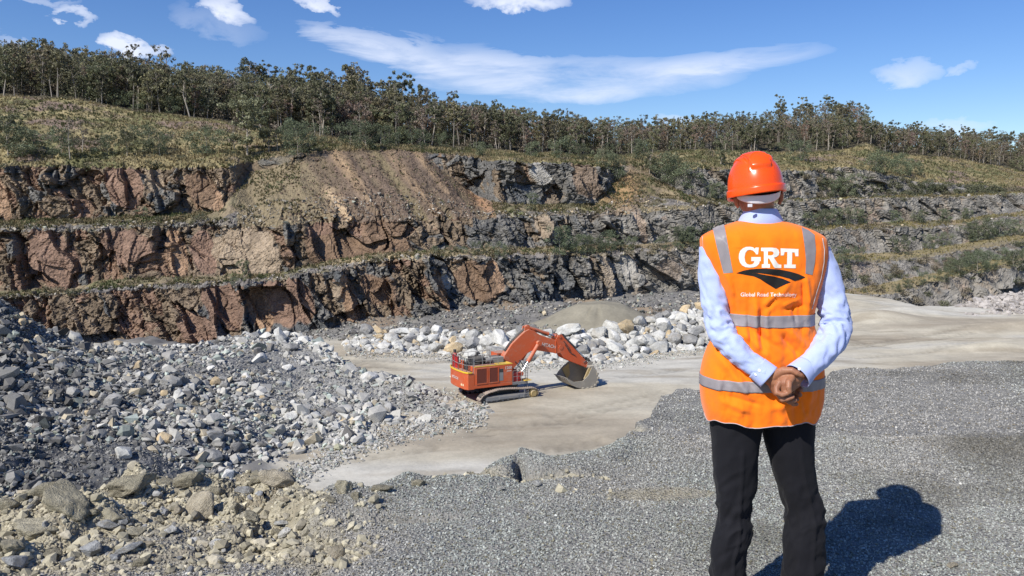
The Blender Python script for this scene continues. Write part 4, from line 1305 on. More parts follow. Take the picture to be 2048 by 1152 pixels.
# ---- the wood: front edge and skyline trees as things, the rest as one mass
spots = []
wood_rows = np.where(TBAND == 11)[0]; hi_rows = np.where(TBAND == 12)[0]
for _ in range(2300):
    c = rt.uniform(-120, 2170)
    spots.append((c, rt.random() ** .8))
vis = []
for (c, f) in spots:
    ci = int(np.clip(np.searchsorted(px, c), 0, NC - 1))
    i = wood_rows[0] + int(f * (len(wood_rows) + 3)) if f < .999 else hi_rows[0]
    i = min(i, hi_rows[0] + 2)
    vis.append((c, f, TP[i, ci]))
front = sorted(vis, key=lambda a: a[1])
ind = [v_ for v_ in vis if v_[1] < .16][:128] + [v_ for v_ in vis if v_[1] > .86][:118]
ids = set(id(v_) for v_ in ind)
rest = [v_ for v_ in vis if id(v_) not in ids and not (v_[1] > .72 and rt.random() < .55)]


def kind_for(c, f):
    if c < 620: return rt.choices(['full', 'gum', 'thin', 'bush'], [.55, .22, .15, .08])[0]
    if f > .8: return rt.choices(['gum', 'thin', 'full'], [.82, .08, .1])[0]
    return rt.choices(['gum', 'thin', 'full', 'bush'], [.32, .38, .2, .1])[0]


def height_for(c, f, kd):
    h = {'gum': 13.5, 'full': 11, 'thin': 11.5, 'bush': 5}[kd] * rt.uniform(.72, 1.16)
    h *= float(ip(c, [(0, .98), (500, .95), (900, .92), (1050, .85), (1300, .72), (1500, .64), (1580, .72), (1700, .72), (1745, .55), (1800, .68), (2100, .72)]))
    if f > .86: h *= rt.choice([.8, .95, 1.1, 1.25])
    if 560 < c < 900 and kd == 'gum' and f > .6: h *= 1.2
    return h


KD = {'gum': 'tall gum', 'full': 'dense olive gum', 'thin': 'sparse brownish gum', 'bush': 'low green tree'}
for (c, f, pt) in ind:
    kd = kind_for(c, f)
    plant(pt, height_for(c, f, kd), kd, 'gum_tree' if kd != 'bush' else 'shrub', KD[kd] + (' in front row' if f < .5 else ' on skyline'), sect(c), 'gum trees along the ridge', c)
# mass of the wood behind
r5 = np.random.default_rng(55)
VV, FF, CC, TV, TF = [], [], [], [], []
bl = 0; bt_ = 0
LOWP = {k: [tree_proto(2000 + i * 13 + len(k) * 7, {'gum': 13.5, 'full': 11, 'thin': 12, 'bush': 4}[k], k) for i in range(4)] for k in PROT}
for (c, f, pt) in rest:
    kd = kind_for(c, f); (SV, SF), (LV, LF, LC) = rt.choice(LOWP[kd])
    k = height_for(c, f, kd) / {'gum': 13.5, 'full': 11, 'thin': 12, 'bush': 4}[kd]
    a = rt.uniform(0, 6.28); Rm = np.array([[math.cos(a), -math.sin(a), 0], [math.sin(a), math.cos(a), 0], [0, 0, 1]]) * k
    ns = 520 if f > .25 else 800
    sel_ = r5.choice(len(LF), min(ns, len(LF)), replace=False)
    q = LV.reshape(-1, 4, 3)[sel_]; ce = q.mean(1, keepdims=True); q = ce + (q - ce) * 1.35
    q = q.reshape(-1, 3) @ Rm.T + pt
    VV.append(q); FF.append(np.arange(len(q)).reshape(-1, 4) + bl); bl += len(q)
    CC.append(np.repeat(LC.reshape(-1, 4, 3)[sel_][:, 0], 4, 0) * rt.uniform(.7, 1.3) * np.array([rt.uniform(.95, 1.15), 1, rt.uniform(.85, 1.1)]))
    s = SV @ Rm.T + pt
    TV.append(s); TF.append(SF + bt_); bt_ += len(s)
nv = bl
wood = mesh_np('distant_wood', np.concatenate(VV + TV), np.concatenate(FF + [t_ + nv for t_ in TF]), None, np.concatenate(CC + [np.full((bt_, 3), .22) * np.array([1.3, 1.18, 1.0])]), mats=[M_LEAF], kind='stuff')
tag(wood, 'mass of grey-green gum trees filling the wooded ridge behind the front trees', 'wood')

# ---- trees and shrubs one can point at: px, py of the foot, height px, kind, description
TL = [(15, 312, 82, 'full', 'grey-green tree'), (45, 315, 62, 'bush', 'pale green bushy tree'), (66, 312, 50, 'bush', 'olive bushy tree'), (140, 318, 88, 'thin', 'slim pale-trunked tree'), (163, 306, 70, 'thin', 'leaning slim tree'), (122, 312, 50, 'bush', 'grey bush'),
      (253, 313, 54, 'full', 'small dark tree'), (300, 306, 52, 'bush', 'grey-green round bush'), (318, 312, 40, 'bush', 'low grey bush'), (215, 312, 42, 'bush', 'olive bush'), (411, 309, 52, 'bush', 'dark green round bush'), (494, 311, 122, 'full', 'tall leaning dark-trunked tree'),
      (538, 305, 50, 'thin', 'thin sapling'), (553, 302, 60, 'thin', 'second thin sapling'), (596, 312, 66, 'bush', 'grey-green bush'), (575, 298, 46, 'bush', 'olive bush'), (630, 290, 42, 'bush', 'green bush'), (732, 300, 58, 'bush', 'grey-green bush'), (700, 292, 45, 'bush', 'pale green bush'), (775, 296, 44, 'bush', 'olive bush'), (840, 300, 40, 'bush', 'green bush'),
      (500, 218, 96, 'full', 'big spreading lone gum'), (562, 222, 62, 'full', 'small dark skyline gum'), (470, 300, 60, 'thin', 'dry thin tree'), (520, 262, 60, 'full', 'pale green tree'), (640, 262, 70, 'full', 'grey-green tree'),
      (490, 668, 54, 'full', 'lone green tree at the cliff foot'), (286, 428, 20, 'bush', 'bright green bush'), (312, 424, 15, 'bush', 'olive bush'), (470, 665, 16, 'bush', 'low green bush'), (998, 518, 32, 'bush', 'round dark green bush'), (957, 510, 26, 'bush', 'small green bush'), (900, 505, 16, 'bush', 'low green bush'),
      (925, 506, 15, 'bush', 'low green bush'), (870, 506, 14, 'bush', 'low green bush'), (1116, 515, 56, 'bush', 'dark green bushy tree'), (1150, 508, 38, 'bush', 'light green bush'), (1172, 506, 34, 'bush', 'green bush'), (1198, 507, 30, 'bush', 'reddish green bush'), (1222, 502, 42, 'bush', 'slim green bush'), (1258, 500, 26, 'bush', 'low bush'),
      (1352, 490, 38, 'bush', 'dark bush'), (1382, 486, 34, 'bush', 'dark bush'), (1320, 494, 22, 'bush', 'low bush'), (1412, 480, 34, 'bush', 'olive bush'), (1365, 590, 15, 'bush', 'bright green bush'), (1338, 592, 12, 'bush', 'small green bush'), (1395, 584, 14, 'bush', 'small green bush'), (1180, 598, 14, 'bush', 'straw-coloured bush'),
      (1233, 345, 52, 'bush', 'round dark green bush'), (1212, 340, 38, 'bush', 'green bush'), (1298, 348, 56, 'full', 'light green tree'), (1322, 366, 58, 'bush', 'large green bush'), (1345, 372, 50, 'bush', 'green bush'), (1372, 378, 46, 'bush', 'grey-green bush'), (1272, 318, 40, 'bush', 'green bush'), (1420, 398, 36, 'bush', 'spreading olive bush'), (1448, 402, 30, 'bush', 'olive bush'),
      (1118, 318, 42, 'bush', 'round green bush'), (1060, 315, 30, 'bush', 'olive bush'), (960, 312, 28, 'bush', 'low bush'), (1160, 320, 30, 'bush', 'olive bush'), (1066, 405, 22, 'bush', 'small green bush'), (1440, 330, 60, 'full', 'brownish tree'), (1500, 300, 60, 'full', 'brownish tree'), (1655, 300, 60, 'thin', 'bare pale-trunked tree'), (1600, 322, 40, 'bush', 'grey bush'),
      (1692, 392, 44, 'bush', 'dark green bush'), (1668, 392, 30, 'bush', 'olive bush'), (1745, 346, 40, 'bush', 'grey-green bush'), (1768, 350, 36, 'bush', 'dark bush'), (1792, 350, 38, 'bush', 'green bush'), (1815, 352, 34, 'bush', 'olive bush'), (1838, 352, 26, 'bush', 'dark bush'), (1850, 380, 22, 'bush', 'grey bush'),
      (1612, 444, 28, 'bush', 'grey-green bush'), (1640, 446, 30, 'bush', 'grey-green bush'), (1665, 447, 34, 'bush', 'olive bush'), (1695, 448, 34, 'bush', 'green bush'), (1722, 448, 30, 'bush', 'olive bush'), (1790, 446, 24, 'bush', 'brown bush'), (1840, 446, 26, 'bush', 'green bush'), (1890, 442, 24, 'bush', 'dark bush'), (1930, 432, 22, 'bush', 'olive bush'),
      (1690, 530, 34, 'bush', 'green bush'), (1712, 528, 30, 'bush', 'dark green bush'), (1800, 508, 36, 'bush', 'round grey-green bush'), (1860, 494, 30, 'bush', 'dark bush'), (1890, 490, 26, 'bush', 'olive bush'), (1945, 478, 40, 'bush', 'dense green bush'), (1970, 474, 44, 'bush', 'dense olive bush'), (2000, 470, 36, 'bush', 'grey-green bush'), (2030, 462, 30, 'bush', 'brown bush'),
      (1905, 545, 30, 'bush', 'olive bush'), (1930, 536, 32, 'bush', 'green bush'), (1960, 530, 30, 'bush', 'dark bush'), (2010, 520, 26, 'bush', 'grey bush'), (1815, 574, 18, 'bush', 'straw-coloured bush'), (1790, 606, 16, 'bush', 'yellowish bush'), (1860, 600, 26, 'bush', 'grey-green bush'), (1892, 600, 30, 'bush', 'olive bush'),
      (1925, 598, 34, 'bush', 'grey-green bush'), (1955, 590, 40, 'bush', 'dense grey-green bush'), (1985, 584, 36, 'bush', 'olive bush'), (2020, 575, 34, 'bush', 'grey bush'), (2045, 560, 30, 'bush', 'brown bush')]


def wh2(x_, y_):
    if y_ < 325 and x_ < 700: return 'on the grassy left hillside'
    if y_ < 335: return sect(x_)
    if y_ < 410: return 'on the uppermost terrace' if x_ > 1150 else 'on the upper left terrace'
    if y_ < 460: return 'on the terrace right of the man' if x_ > 1500 else 'on the upper left terrace'
    if y_ < 540 and x_ < 1500: return 'on the middle terrace'
    if x_ > 1500: return 'on the lower right terraces'
    return 'at the foot of the lowest cliff'


for (x_, y_, hp, kd, ds) in TL:
    bands_ = None
    if y_ > 430 and x_ > 1500: bands_ = [1, 3, 5, 7]
    elif 340 < y_ and x_ < 1500: bands_ = [5, 7]
    pt = on_terrain(x_, y_, bands_)
    if 345 < y_ < 405 and x_ > 1200: pt = on_terrain(x_, y_, None)
    h = hp / F * pt[1]
    nm = 'gum_tree' if kd in ('full', 'thin') else 'shrub'
    plant(pt, h, kd, nm, ds, wh2(x_, y_), 'trees and shrubs of the quarry benches', x_, squash=1.0 if kd != 'bush' else 1.05)

# ---- ground cover that nobody could count
def tufts(name, P_, h, colr, seed, label, cat, blades=4, width=.16):
    r = np.random.default_rng(seed); n = len(P_)
    a = r.uniform(0, 6.28, (n, blades)); hh = h[:, None] * r.uniform(.6, 1.2, (n, blades))
    lean = r.uniform(.2, .8, (n, blades)) * hh
    bx = P_[:, None, 0] + r.normal(0, .12, (n, blades)); by = P_[:, None, 1] + r.normal(0, .12, (n, blades)); bz = np.broadcast_to(P_[:, None, 2] - .05, (n, blades))
    wx, wy = -np.sin(a) * width, np.cos(a) * width
    A = np.stack([bx - wx, by - wy, bz], -1); B = np.stack([bx + wx, by + wy, bz], -1)
    T_ = np.stack([bx + np.cos(a) * lean, by + np.sin(a) * lean, bz + hh], -1)
    V = np.stack([A, B, T_], 2).reshape(-1, 3)
    Fc = np.arange(len(V)).reshape(-1, 3)
    cc = np.repeat(np.repeat(colr, blades, 0) * r.uniform(.7, 1.3, (n * blades, 1)), 3, 0)
    return tag(mesh_np(name, V, Fc, M_LEAF, cc, kind='stuff'), label, cat)


hr = np.where(np.isin(TBAND, [9, 10]) & (TT > .02))[0]
n = 24000
i = r5.choice(hr, n); j = r5.integers(60, NC - 60, n)
P_ = TP[i, j] + r5.normal(0, .2, (n, 3)) * [1, 1, 0]
m_ = fbm(P_ * .15, 3, 301)[:, None]
cc = np.where(m_ > .53, C(.30, .25, .13), np.where(m_ > .46, C(.21, .185, .095), C(.12, .125, .055)))
tufts('dry_grass', P_, r5.uniform(.3, .85, n), cc, 3, 'dry straw and olive grass covering the hillside above the quarry', 'grass')
lr = np.where(np.isin(TBAND, [1, 3, 5, 7]) & (TT > .15))[0]
n = 30000
i = r5.choice(lr, n); j = r5.integers(60, NC - 60, n)
P_ = TP[i, j]; qx, qy = proj(P_)
inscree = (TBAND[i] == 7) & (qx > 600) & (qx < 985)
m_ = fbm(P_ * .22, 3, 302)
ok = ~(inscree & (r5.random(n) < .9)) & (m_ > .40)
P_, m_, qx = P_[ok], m_[ok][:, None], qx[ok][:, None]
cc = np.where(m_ > .60, C(.12, .135, .055), np.where(m_ > .50, C(.27, .22, .12), C(.17, .155, .08)))
cc = np.where((qx > 1650) & (m_ > .47), C(.28, .235, .10), cc)
tufts('terrace_grass', P_, r5.uniform(.25, .7, len(P_)), cc, 4, 'mixed dry and green grass growing along the terraces', 'grass')
# brown understorey inside the wood
wr_ = np.where(np.isin(TBAND, [11, 12]))[0]
n = 1500
i = r5.choice(wr_, n); j = r5.integers(40, NC - 40, n); P_ = TP[i, j]
s = r5.uniform(.7, 2.4, n)
LV, LF, LC = leaves(P_ + np.stack([s * 0, s * 0, s * .8], -1), np.stack([s * .9, s * .9, s * 1.2], -1), n * 75, .3, r5, (1, 1, 1), shell=.2)
mm = np.where(fbm(LV * .08, 2, 305)[:, None] > .48, C(.15, .125, .09), C(.12, .125, .07))
tag(mesh_np('wood_understorey', LV, LF, M_LEAF, LC * mm, kind='stuff'), 'brown and olive undergrowth between the gum trunks on the ridge', 'undergrowth')
# low scrub clumps
sr = np.where(np.isin(TBAND, [1, 3, 5, 7, 9, 10, 11]))[0]
n = 1500
i = r5.choice(sr, n); j = r5.integers(60, NC - 60, n)
P_ = TP[i, j]; qx, qy = proj(P_)
w_ = np.where(qx > 1560, .55, .28) * np.where(TBAND[i] == 7, np.where((qx > 460) & (qx < 1000), .15, 1), 1) * np.where(TBAND[i] >= 9, .75, 1)
fbands = np.where((np.isin(TBAND, [0, 2])))[0]
ok = r5.random(n) < w_ * (fbm(P_ * .06, 3, 303) > .44)
P_ = P_[ok]
# scrub growing on the right hand faces
i = r5.choice(np.where(np.isin(TBAND, [0, 2, 8]))[0], 420); j = np.searchsorted(px, r5.uniform(1600, 2300, 420))
P2 = TP[i, np.clip(j, 0, NC - 1)] + np.array([0, -.5, 0]); P_ = np.concatenate([P_, P2])
n = len(P_); s = r5.uniform(.5, 1.5, n)
LV, LF, LC = leaves(P_ + np.array([0, 0, .25]), np.stack([s * 1.2, s * 1.2, s * .7], -1), n * 120, .22, r5, (1, 1, 1), shell=.3)
mm = np.where(fbm(LV * .1, 2, 304)[:, None] > .5, C(.145, .145, .085), C(.20, .165, .115))
tag(mesh_np('low_scrub', LV, LF, M_LEAF, LC * mm, kind='stuff'), 'low olive and brown scrub scattered over terraces and slopes', 'scrub')
# ================================================================ mesh builder
class MB:
    def __init__(self):
        self.bm = bmesh.new()
    def box(self, x0, x1, y0, y1, z0, z1, bev=0.0, M=None):
        r = bmesh.ops.create_cube(self.bm, size=1)
        vs = r['verts']
        for v_ in vs:
            v_.co = Vector(((x0 + x1) / 2 + v_.co.x * (x1 - x0), (y0 + y1) / 2 + v_.co.y * (y1 - y0), (z0 + z1) / 2 + v_.co.z * (z1 - z0)))
        if bev:
            es = list({e for v_ in vs for e in v_.link_edges})
            rr_ = bmesh.ops.bevel(self.bm, geom=es, offset=bev, segments=2, affect='EDGES', profile=.5)
            vs = list({v_ for f in rr_['faces'] for v_ in f.verts} | set(v_ for v_ in vs if v_.is_valid))
        if M is not None:
            for v_ in vs: v_.co = M @ v_.co
        return self
    def tube(self, a, b, r, r2=None, n=10, cap=True):
        a = Vector(a); b = Vector(b); r2 = r if r2 is None else r2
        d = (b - a).normalized(); u = d.orthogonal().normalized(); w = d.cross(u)
        A_ = []; B_ = []
        for i in range(n):
            t = 2 * math.pi * i / n
            o = u * math.cos(t) + w * math.sin(t)
            A_.append(self.bm.verts.new(a + o * r)); B_.append(self.bm.verts.new(b + o * r2))
        for i in range(n):
            j = (i + 1) % n
            self.bm.faces.new((A_[i], A_[j], B_[j], B_[i]))
        if cap:
            self.bm.faces.new(A_[::-1]); self.bm.faces.new(B_)
        return self
    def path(self, pts, r, n=8):
        for i in range(len(pts) - 1): self.tube(pts[i], pts[i + 1], r, n=n)
        return self
    def plate(self, poly, y0, y1, axis='y', bev=0.0):
        """polygon in x,z extruded along y (or x,y along z, or y,z along x)"""
        def P_(a, b, c):
            return Vector((a, c, b)) if axis == 'y' else Vector((a, b, c)) if axis == 'z' else Vector((c, a, b))
        A_ = [self.bm.verts.new(P_(a, b, y0)) for a, b in poly]; B_ = [self.bm.verts.new(P_(a, b, y1)) for a, b in poly]
        n = len(poly)
        f1 = self.bm.faces.new(A_); f2 = self.bm.faces.new(B_[::-1])
        fs = [f1, f2]
        for i in range(n):
            j = (i + 1) % n
            fs.append(self.bm.faces.new((A_[j], A_[i], B_[i], B_[j])))
        bmesh.ops.recalc_face_normals(self.bm, faces=fs)
        if bev:
            es = [e for e in set(f1.edges) | set(f2.edges)]
            bmesh.ops.bevel(self.bm, geom=es, offset=bev, segments=2, affect='EDGES', profile=.5)
        return self
    def quad(self, pts):
        self.bm.faces.new([self.bm.verts.new(p_) for p_ in pts]); return self
    def xf(self, M):
        bmesh.ops.transform(self.bm, matrix=M, verts=self.bm.verts); return self
    def build(self, name, mat, parent=None, smooth=False):
        me = bpy.data.meshes.new(name)
        bmesh.ops.recalc_face_normals(self.bm, faces=self.bm.faces)
        if smooth:
            for f in self.bm.faces: f.smooth = True
            for e in self.bm.edges:
                if len(e.link_faces) == 2 and e.calc_face_angle(0) > math.radians(35): e.smooth = False
        self.bm.to_mesh(me); self.bm.free()
        me.materials.append(mat)
        o = bpy.data.objects.new(name, me)
        return link(o, parent)


def text_bm(s, size, bold=0.0, spacing=1.0):
    cu = bpy.data.curves.new('lettering_curve', 'FONT')
    cu.body = s; cu.size = size; cu.align_x = 'CENTER'; cu.align_y = 'CENTER'; cu.offset = bold; cu.space_character = spacing
    cu.resolution_u = 4; cu.fill_mode = 'FRONT'
    o = bpy.data.objects.new('lettering_tmp', cu); COL.objects.link(o)
    dg = bpy.context.evaluated_depsgraph_get()
    me = bpy.data.meshes.new_from_object(o.evaluated_get(dg))
    bm = bmesh.new(); bm.from_mesh(me)
    bpy.data.objects.remove(o); bpy.data.curves.remove(cu); bpy.data.meshes.remove(me)
    return bm


def lettering(s, size, M, mat, parent, name='lettering', bold=0.0, spacing=1.0):
    bm = text_bm(s, size, bold, spacing)
    bmesh.ops.transform(bm, matrix=M, verts=bm.verts)
    me = bpy.data.meshes.new(name); bm.to_mesh(me); bm.free(); me.materials.append(mat)
    return link(bpy.data.objects.new(name, me), parent)


# ================================================================ excavator
def dusty(name, colr, dust=(.36, .31, .24), rough=.5, spec=.4, k=.5, sc=1.4):
    m, t, bs = new_mat(name)
    v_ = objvec(t)
    n1 = t.noise(v_, sc, 6, .65).outputs['Fac']; n2 = t.noise(v_, sc * 6, 4, .6).outputs['Fac']
    g = t.math('ADD', t.math('MULTIPLY', n1, .65), t.math('MULTIPLY', n2, .35))
    ge = t.add('ShaderNodeNewGeometry'); sp = t.add('ShaderNodeSeparateXYZ'); t.l.new(ge.outputs['Normal'], sp.inputs[0])
    up = t.math('MULTIPLY', t.math('MAXIMUM', sp.outputs[2], 0.0), .35)
    d = t.math('MULTIPLY', t.math('ADD', t.math('SUBTRACT', g, .5), up), 3.5 * k, clamp=True)
    c = t.mix(d, colr, dust)
    t.l.new(c, bs.inputs['Base Color'])
    rr2 = t.math('ADD', rough, t.math('MULTIPLY', d, .35), clamp=True)
    t.l.new(rr2, bs.inputs['Roughness'])
    bs.inputs['Specular IOR Level'].default_value = spec
    bump(t, bs, n2, .15, .02)
    return m


X_OR = dusty('faded_orange_paint', (.53, .10, .032), k=.5)
X_OR2 = dusty('orange_paint_dusty', (.52, .085, .025), k=.8, dust=(.34, .22, .16))
X_YE = dusty('yellow_paint', (.75, .48, .03), k=.25)
X_DK = dusty('dark_steel', (.035, .036, .038), k=.45, dust=(.2, .18, .15))
X_GR = dusty('grey_steel', (.20, .205, .21), k=.5)
X_TR = dusty('track_steel', (.17, .14, .12), k=1.1, dust=(.40, .33, .27), rough=.6)
X_BK = dusty('bucket_steel', (.27, .245, .205), k=1.0, dust=(.42, .38, .30), rough=.6)
X_TAN = dusty('tan_hub', (.40, .29, .12), k=.6)
X_RED = dusty('red_paint', (.42, .02, .02), k=.3)
X_CHR = mat_plain('chrome_rod', (.6, .6, .62), .25, .5, 1.0)
X_WHT = mat_plain('faded_white_lettering', (.62, .52, .47), .6)
X_GLS = mat_plain('dark_glass', (.02, .03, .035), .08, .6)
X_LMP = mat_plain('lamp_lens', (.8, .72, .45), .3)


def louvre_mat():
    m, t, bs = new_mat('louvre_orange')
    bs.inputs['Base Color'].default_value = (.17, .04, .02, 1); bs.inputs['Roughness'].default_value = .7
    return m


X_LOU = louvre_mat()
PHI = math.radians(28)
ex = empty('excavator', (-1.33, 80.0, FLOORZ + .02), PHI)
tag(ex, 'orange hydraulic mining excavator parked on the pale pit floor with its bucket on the ground', 'excavator')


def track(yc):
    """crawler with shoes, frame, idler, sprocket"""
    w = .42
    pr = [(-2.75, .02), (2.6, .02), (3.1, .22), (3.32, .62), (3.15, 1.0), (2.7, 1.17), (1.6, 1.2), (0, 1.36), (-1.2, 1.38), (-2.3, 1.2), (-2.95, .95), (-3.28, .55), (-3.15, .2)]
    # resample the loop evenly
    pts_ = [Vector((a, 0, b)) for a, b in pr]; L = []; tot = 0
    for i in range(len(pts_)):
        d = (pts_[(i + 1) % len(pts_)] - pts_[i]).length; L.append((tot, d)); tot += d
    ns = 58; mb = MB(); ring = []
    for k in range(ns):
        s = tot * k / ns
        for i, (a, d) in enumerate(L):
            if a <= s <= a + d:
                p_ = pts_[i].lerp(pts_[(i + 1) % len(pts_)], (s - a) / d); dr = (pts_[(i + 1) % len(pts_)] - pts_[i]).normalized(); break
        ring.append((p_, dr))
    cz = Vector((0, 0, .62))
    for p_, dr in ring:
        n_ = dr.cross(Vector((0, 1, 0)))
        if n_.dot(p_ - cz) < 0: n_ = -n_
        M = Matrix.Translation(p_ + Vector((0, yc, 0))) @ Matrix((dr, Vector((0, 1, 0)), n_)).transposed().to_4x4()
        mb.box(-tot / ns * .46, tot / ns * .46, -w, w, -.06, .0, M=M)
        mb.box(-.03, .03, -w, w, 0, .05, M=M)
        mb.box(-tot / ns * .4, tot / ns * .4, -.14, .14, -.16, -.06, M=M)
    tr = mb.build('track', X_TR, ex)
    side = -1 if yc < 0 else 1
    mb = MB()
    mb.plate([(-2.5, .18), (2.35, .18), (2.5, .5), (2.3, .78), (-2.3, .78), (-2.75, .6)], yc - .30, yc + .30, bev=.03)
    yo = yc + side * .30
    mb.box(-2.55, 1.9, min(yo, yo + side * .1), max(yo, yo + side * .1), .34, .72, .02)
    mb.box(-1.2, 1.0, min(yo, yo + side * .14), max(yo, yo + side * .14), .40, .66, .02)
    fr = mb.build('track_frame', X_GR, tr)
    for k in range(8):
        xx = -2.3 + k * .62
        mb = MB(); mb.tube((xx, yc - .36, .22), (xx, yc + .36, .22), .17, n=14); mb.build('roller', X_DK, tr)
    for xx, zz in ((-1.2, 1.15), (.8, 1.1)):
        mb = MB(); mb.tube((xx, yc - .2, zz), (xx, yc + .2, zz), .12, n=12); mb.build('roller', X_DK, tr)
    mb = MB(); mb.tube((-2.72, yc - .26, .6), (-2.72, yc + .26, .6), .48, n=26); mb.build('idler', X_DK, tr, True)
    mb = MB(); mb.tube((2.72, yc - .32, .6), (2.72, yc + .32, .6), .50, n=28)
    mb.tube((2.72, yc + side * .32, .6), (2.72, yc + side * .46, .6), .36, .30, n=24)
    for k in range(10):
        a = k * math.pi / 5; mb.box(-.03, .03, yc + side * .44 - .04, yc + side * .44 + .04, .22, .28, M=Matrix.Translation((2.72, 0, .6)) @ Matrix.Rotation(a, 4, 'Y') @ Matrix.Translation((0, 0, 0)))
    mb.build('sprocket', X_TAN, tr, True)
    mb = MB()
    if side < 0:
        for sx in (1.55, 2.0): mb.tube((sx, yo - .16, .35), (sx + .12, yo - .1, 1.25), .025, n=6)
        for q in range(4): mb.tube((1.57 + .03 * q, yo - .15, .45 + .24 * q), (2.02 + .03 * q, yo - .15, .45 + .24 * q), .022, n=6)
        mb.build('step', X_GR, tr)


track(-2.0); track(2.45)
mb = MB(); mb.box(-1.5, 1.5, -1.6, 1.6, .55, 1.15, .05); mb.tube((0, 0, 1.1), (0, 0, 1.6), 1.35, n=36)
mb.build('chassis', X_DK, ex)
# house
YN, YFAR = -1.9, 2.5
mb = MB()
mb.box(-3.66, .55, YN, YFAR, 1.62, 1.95, .03)
mb.box(-3.62, .55, YN, YN + 1.55, 1.95, 3.74, .04)
mb.box(-3.62, -.9, YN + 1.56, YFAR - .9, 1.95, 3.1, .03)
mb.box(-3.3, .2, YFAR - .85, YFAR, 1.95, 3.5, .03)
hs_ = mb.build('body', X_OR, ex)
# counterweight with rounded corners
pl = [(-3.665, YN), (-4.3, YN), (-4.52, YN + .5), (-4.62, .0), (-4.62, .8), (-4.5, 1.8), (-4.25, 2.5), (-3.665, 2.6)]
mb = MB(); mb.plate(pl, 1.55, 3.2, axis='z', bev=.05)
cw = mb.build('counterweight', X_OR, ex, False)
mb = MB(); pl2 = [(-3.9, YN - .01), (-4.31, YN - .012), (-4.53, YN + .5), (-4.63, .0), (-4.63, .8), (-4.51, 1.8), (-4.26, 2.5), (-4.0, 2.55)]
for i in range(len(pl2) - 1):
    a = Vector((*pl2[i], 3.19)); b = Vector((*pl2[i + 1], 3.19)); d = b - a
    mb.box(0, d.length + .02, -.03, .05, 0, .14, M=Matrix.Translation(a) @ Matrix.Rotation(math.atan2(d.y, d.x), 4, 'Z'))
mb.build('edge_trim', X_YE, cw)
dvec = Vector((pl[4][0] - pl[3][0], pl[4][1] - pl[3][1], 0)).normalized()
Mt = Matrix.Translation((-4.66, .45, 2.45)) @ Matrix(((0, 0, -1, 0), (-1, 0, 0, 0), (0, 1, 0, 0), (0, 0, 0, 1)))
lettering('HITACHI', .38, Mt, X_WHT, cw, bold=.012, spacing=1.05)
for k, y_ in enumerate((-1.2, -.9)):
    mb = MB(); mb.box(-4.55 - .06 * k, -4.40, y_ - .1, y_ + .1, 1.86, 2.06, .02); mb.build('tail_lamp', X_LMP, cw)
for y_ in (2.2,):
    mb = MB(); mb.box(-4.45, -4.3, y_ - .12, y_ + .1, 2.1, 2.22, .02); mb.build('tail_lamp', X_LMP, cw)
# two louvred doors and the recess on the near side
for k, (x0, x1) in enumerate(((-3.46, -2.22), (-2.10, -1.0))):
    mb = MB(); fy = YN - .05
    z0, z1 = 2.02, 3.62
    mb.box(x0, x1, fy, YN + .01, z0, z0 + .09, .008); mb.box(x0, x1, fy, YN + .01, z1 - .09, z1, .008)
    mb.box(x0, x0 + .09, fy, YN + .01, z0 + .09, z1 - .09); mb.box(x1 - .09, x1, fy, YN + .01, z0 + .09, z1 - .09)
    dr = mb.build('service_door', X_OR, ex)
    mb = MB()
    for q in range(15):
        zz = z0 + .13 + q * (z1 - z0 - .22) / 15
        mb.quad([(x0 + .1, fy + .01, zz), (x1 - .1, fy + .01, zz), (x1 - .1, fy + .045, zz + .075), (x0 + .1, fy + .045, zz + .075)])
    mb.box(x0 + .1, x1 - .1, fy + .046, fy + .05, z0 + .1, z1 - .1)
    mb.build('louvre', X_LOU, dr)
mb = MB(); mb.box(-.93, -.48, YN - .012, YN + .01, 2.15, 3.35, .005); mb.build('access_panel', X_GR, ex)
mb = MB(); mb.box(-.91, -.5, YN - .016, YN - .012, 3.0, 3.34); mb.build('vent_slot', X_DK, ex)
Mside = Matrix(((1, 0, 0, 0), (0, 0, -1, 0), (0, 1, 0, 0), (0, 0, 0, 1)))
lettering('1200', .40, Matrix.Translation((.08, YN - .014, 3.38)) @ Mside, X_WHT, hs_, bold=.012)
mb = MB(); mb.box(-.1, .42, YN - .014, YN - .01, 3.02, 3.10); mb.build('stripe', X_WHT, hs_)
# yellow-green edging on the roof
mb = MB(); mb.box(-3.62, .55, YN - .01, YN + .14, 3.742, 3.80); mb.box(.35, .55, YN + .15, YN + 1.5, 3.742, 3.80); mb.box(-1.0, .3, YN + .15, YN + 1.4, 3.742, 3.765)
mb.build('roof_edging', X_YE, hs_)
# engine and machinery behind the counterweight
mb = MB()
mb.box(-3.6, -2.5, -.9, .5, 3.1, 3.95, .04)
for q in range(5): mb.box(-3.64, -3.6, -.85, .45, 3.18 + q * .15, 3.25 + q * .15)
mb.tube((-3.3, -.6, 4.2), (-2.0, -.6, 4.2), .3, n=18); mb.tube((-3.3, .1, 4.25), (-2.0, .1, 4.25), .28, n=18)
mb.tube((-2.9, -.6, 4.2), (-2.9, -.6, 4.75), .1, n=10); mb.tube((-2.4, .1, 4.2), (-2.4, .1, 4.85), .12, n=10)
for yy in (-.9, -.2, .5):
    mb.tube((-3.62, yy, 3.1), (-3.62, yy, 4.3), .035, n=6); mb.tube((-2.2, yy, 3.7), (-2.2, yy, 4.5), .035, n=6)
mb.box(-1.9, -.9, -.3, .9, 3.1, 4.1, .04); mb.box(-.75, .0, -.25, .7, 3.4, 4.25, .05)
mb.build('engine', X_DK, ex)
mb = MB(); mb.box(-1.2, .1, -.9, -.35, 3.75, 4.35, .05); mb.tube((-1.9, -.8, 4.1), (-1.3, -.8, 4.1), .22, n=16); mb.build('air_cleaner', X_GR, ex)
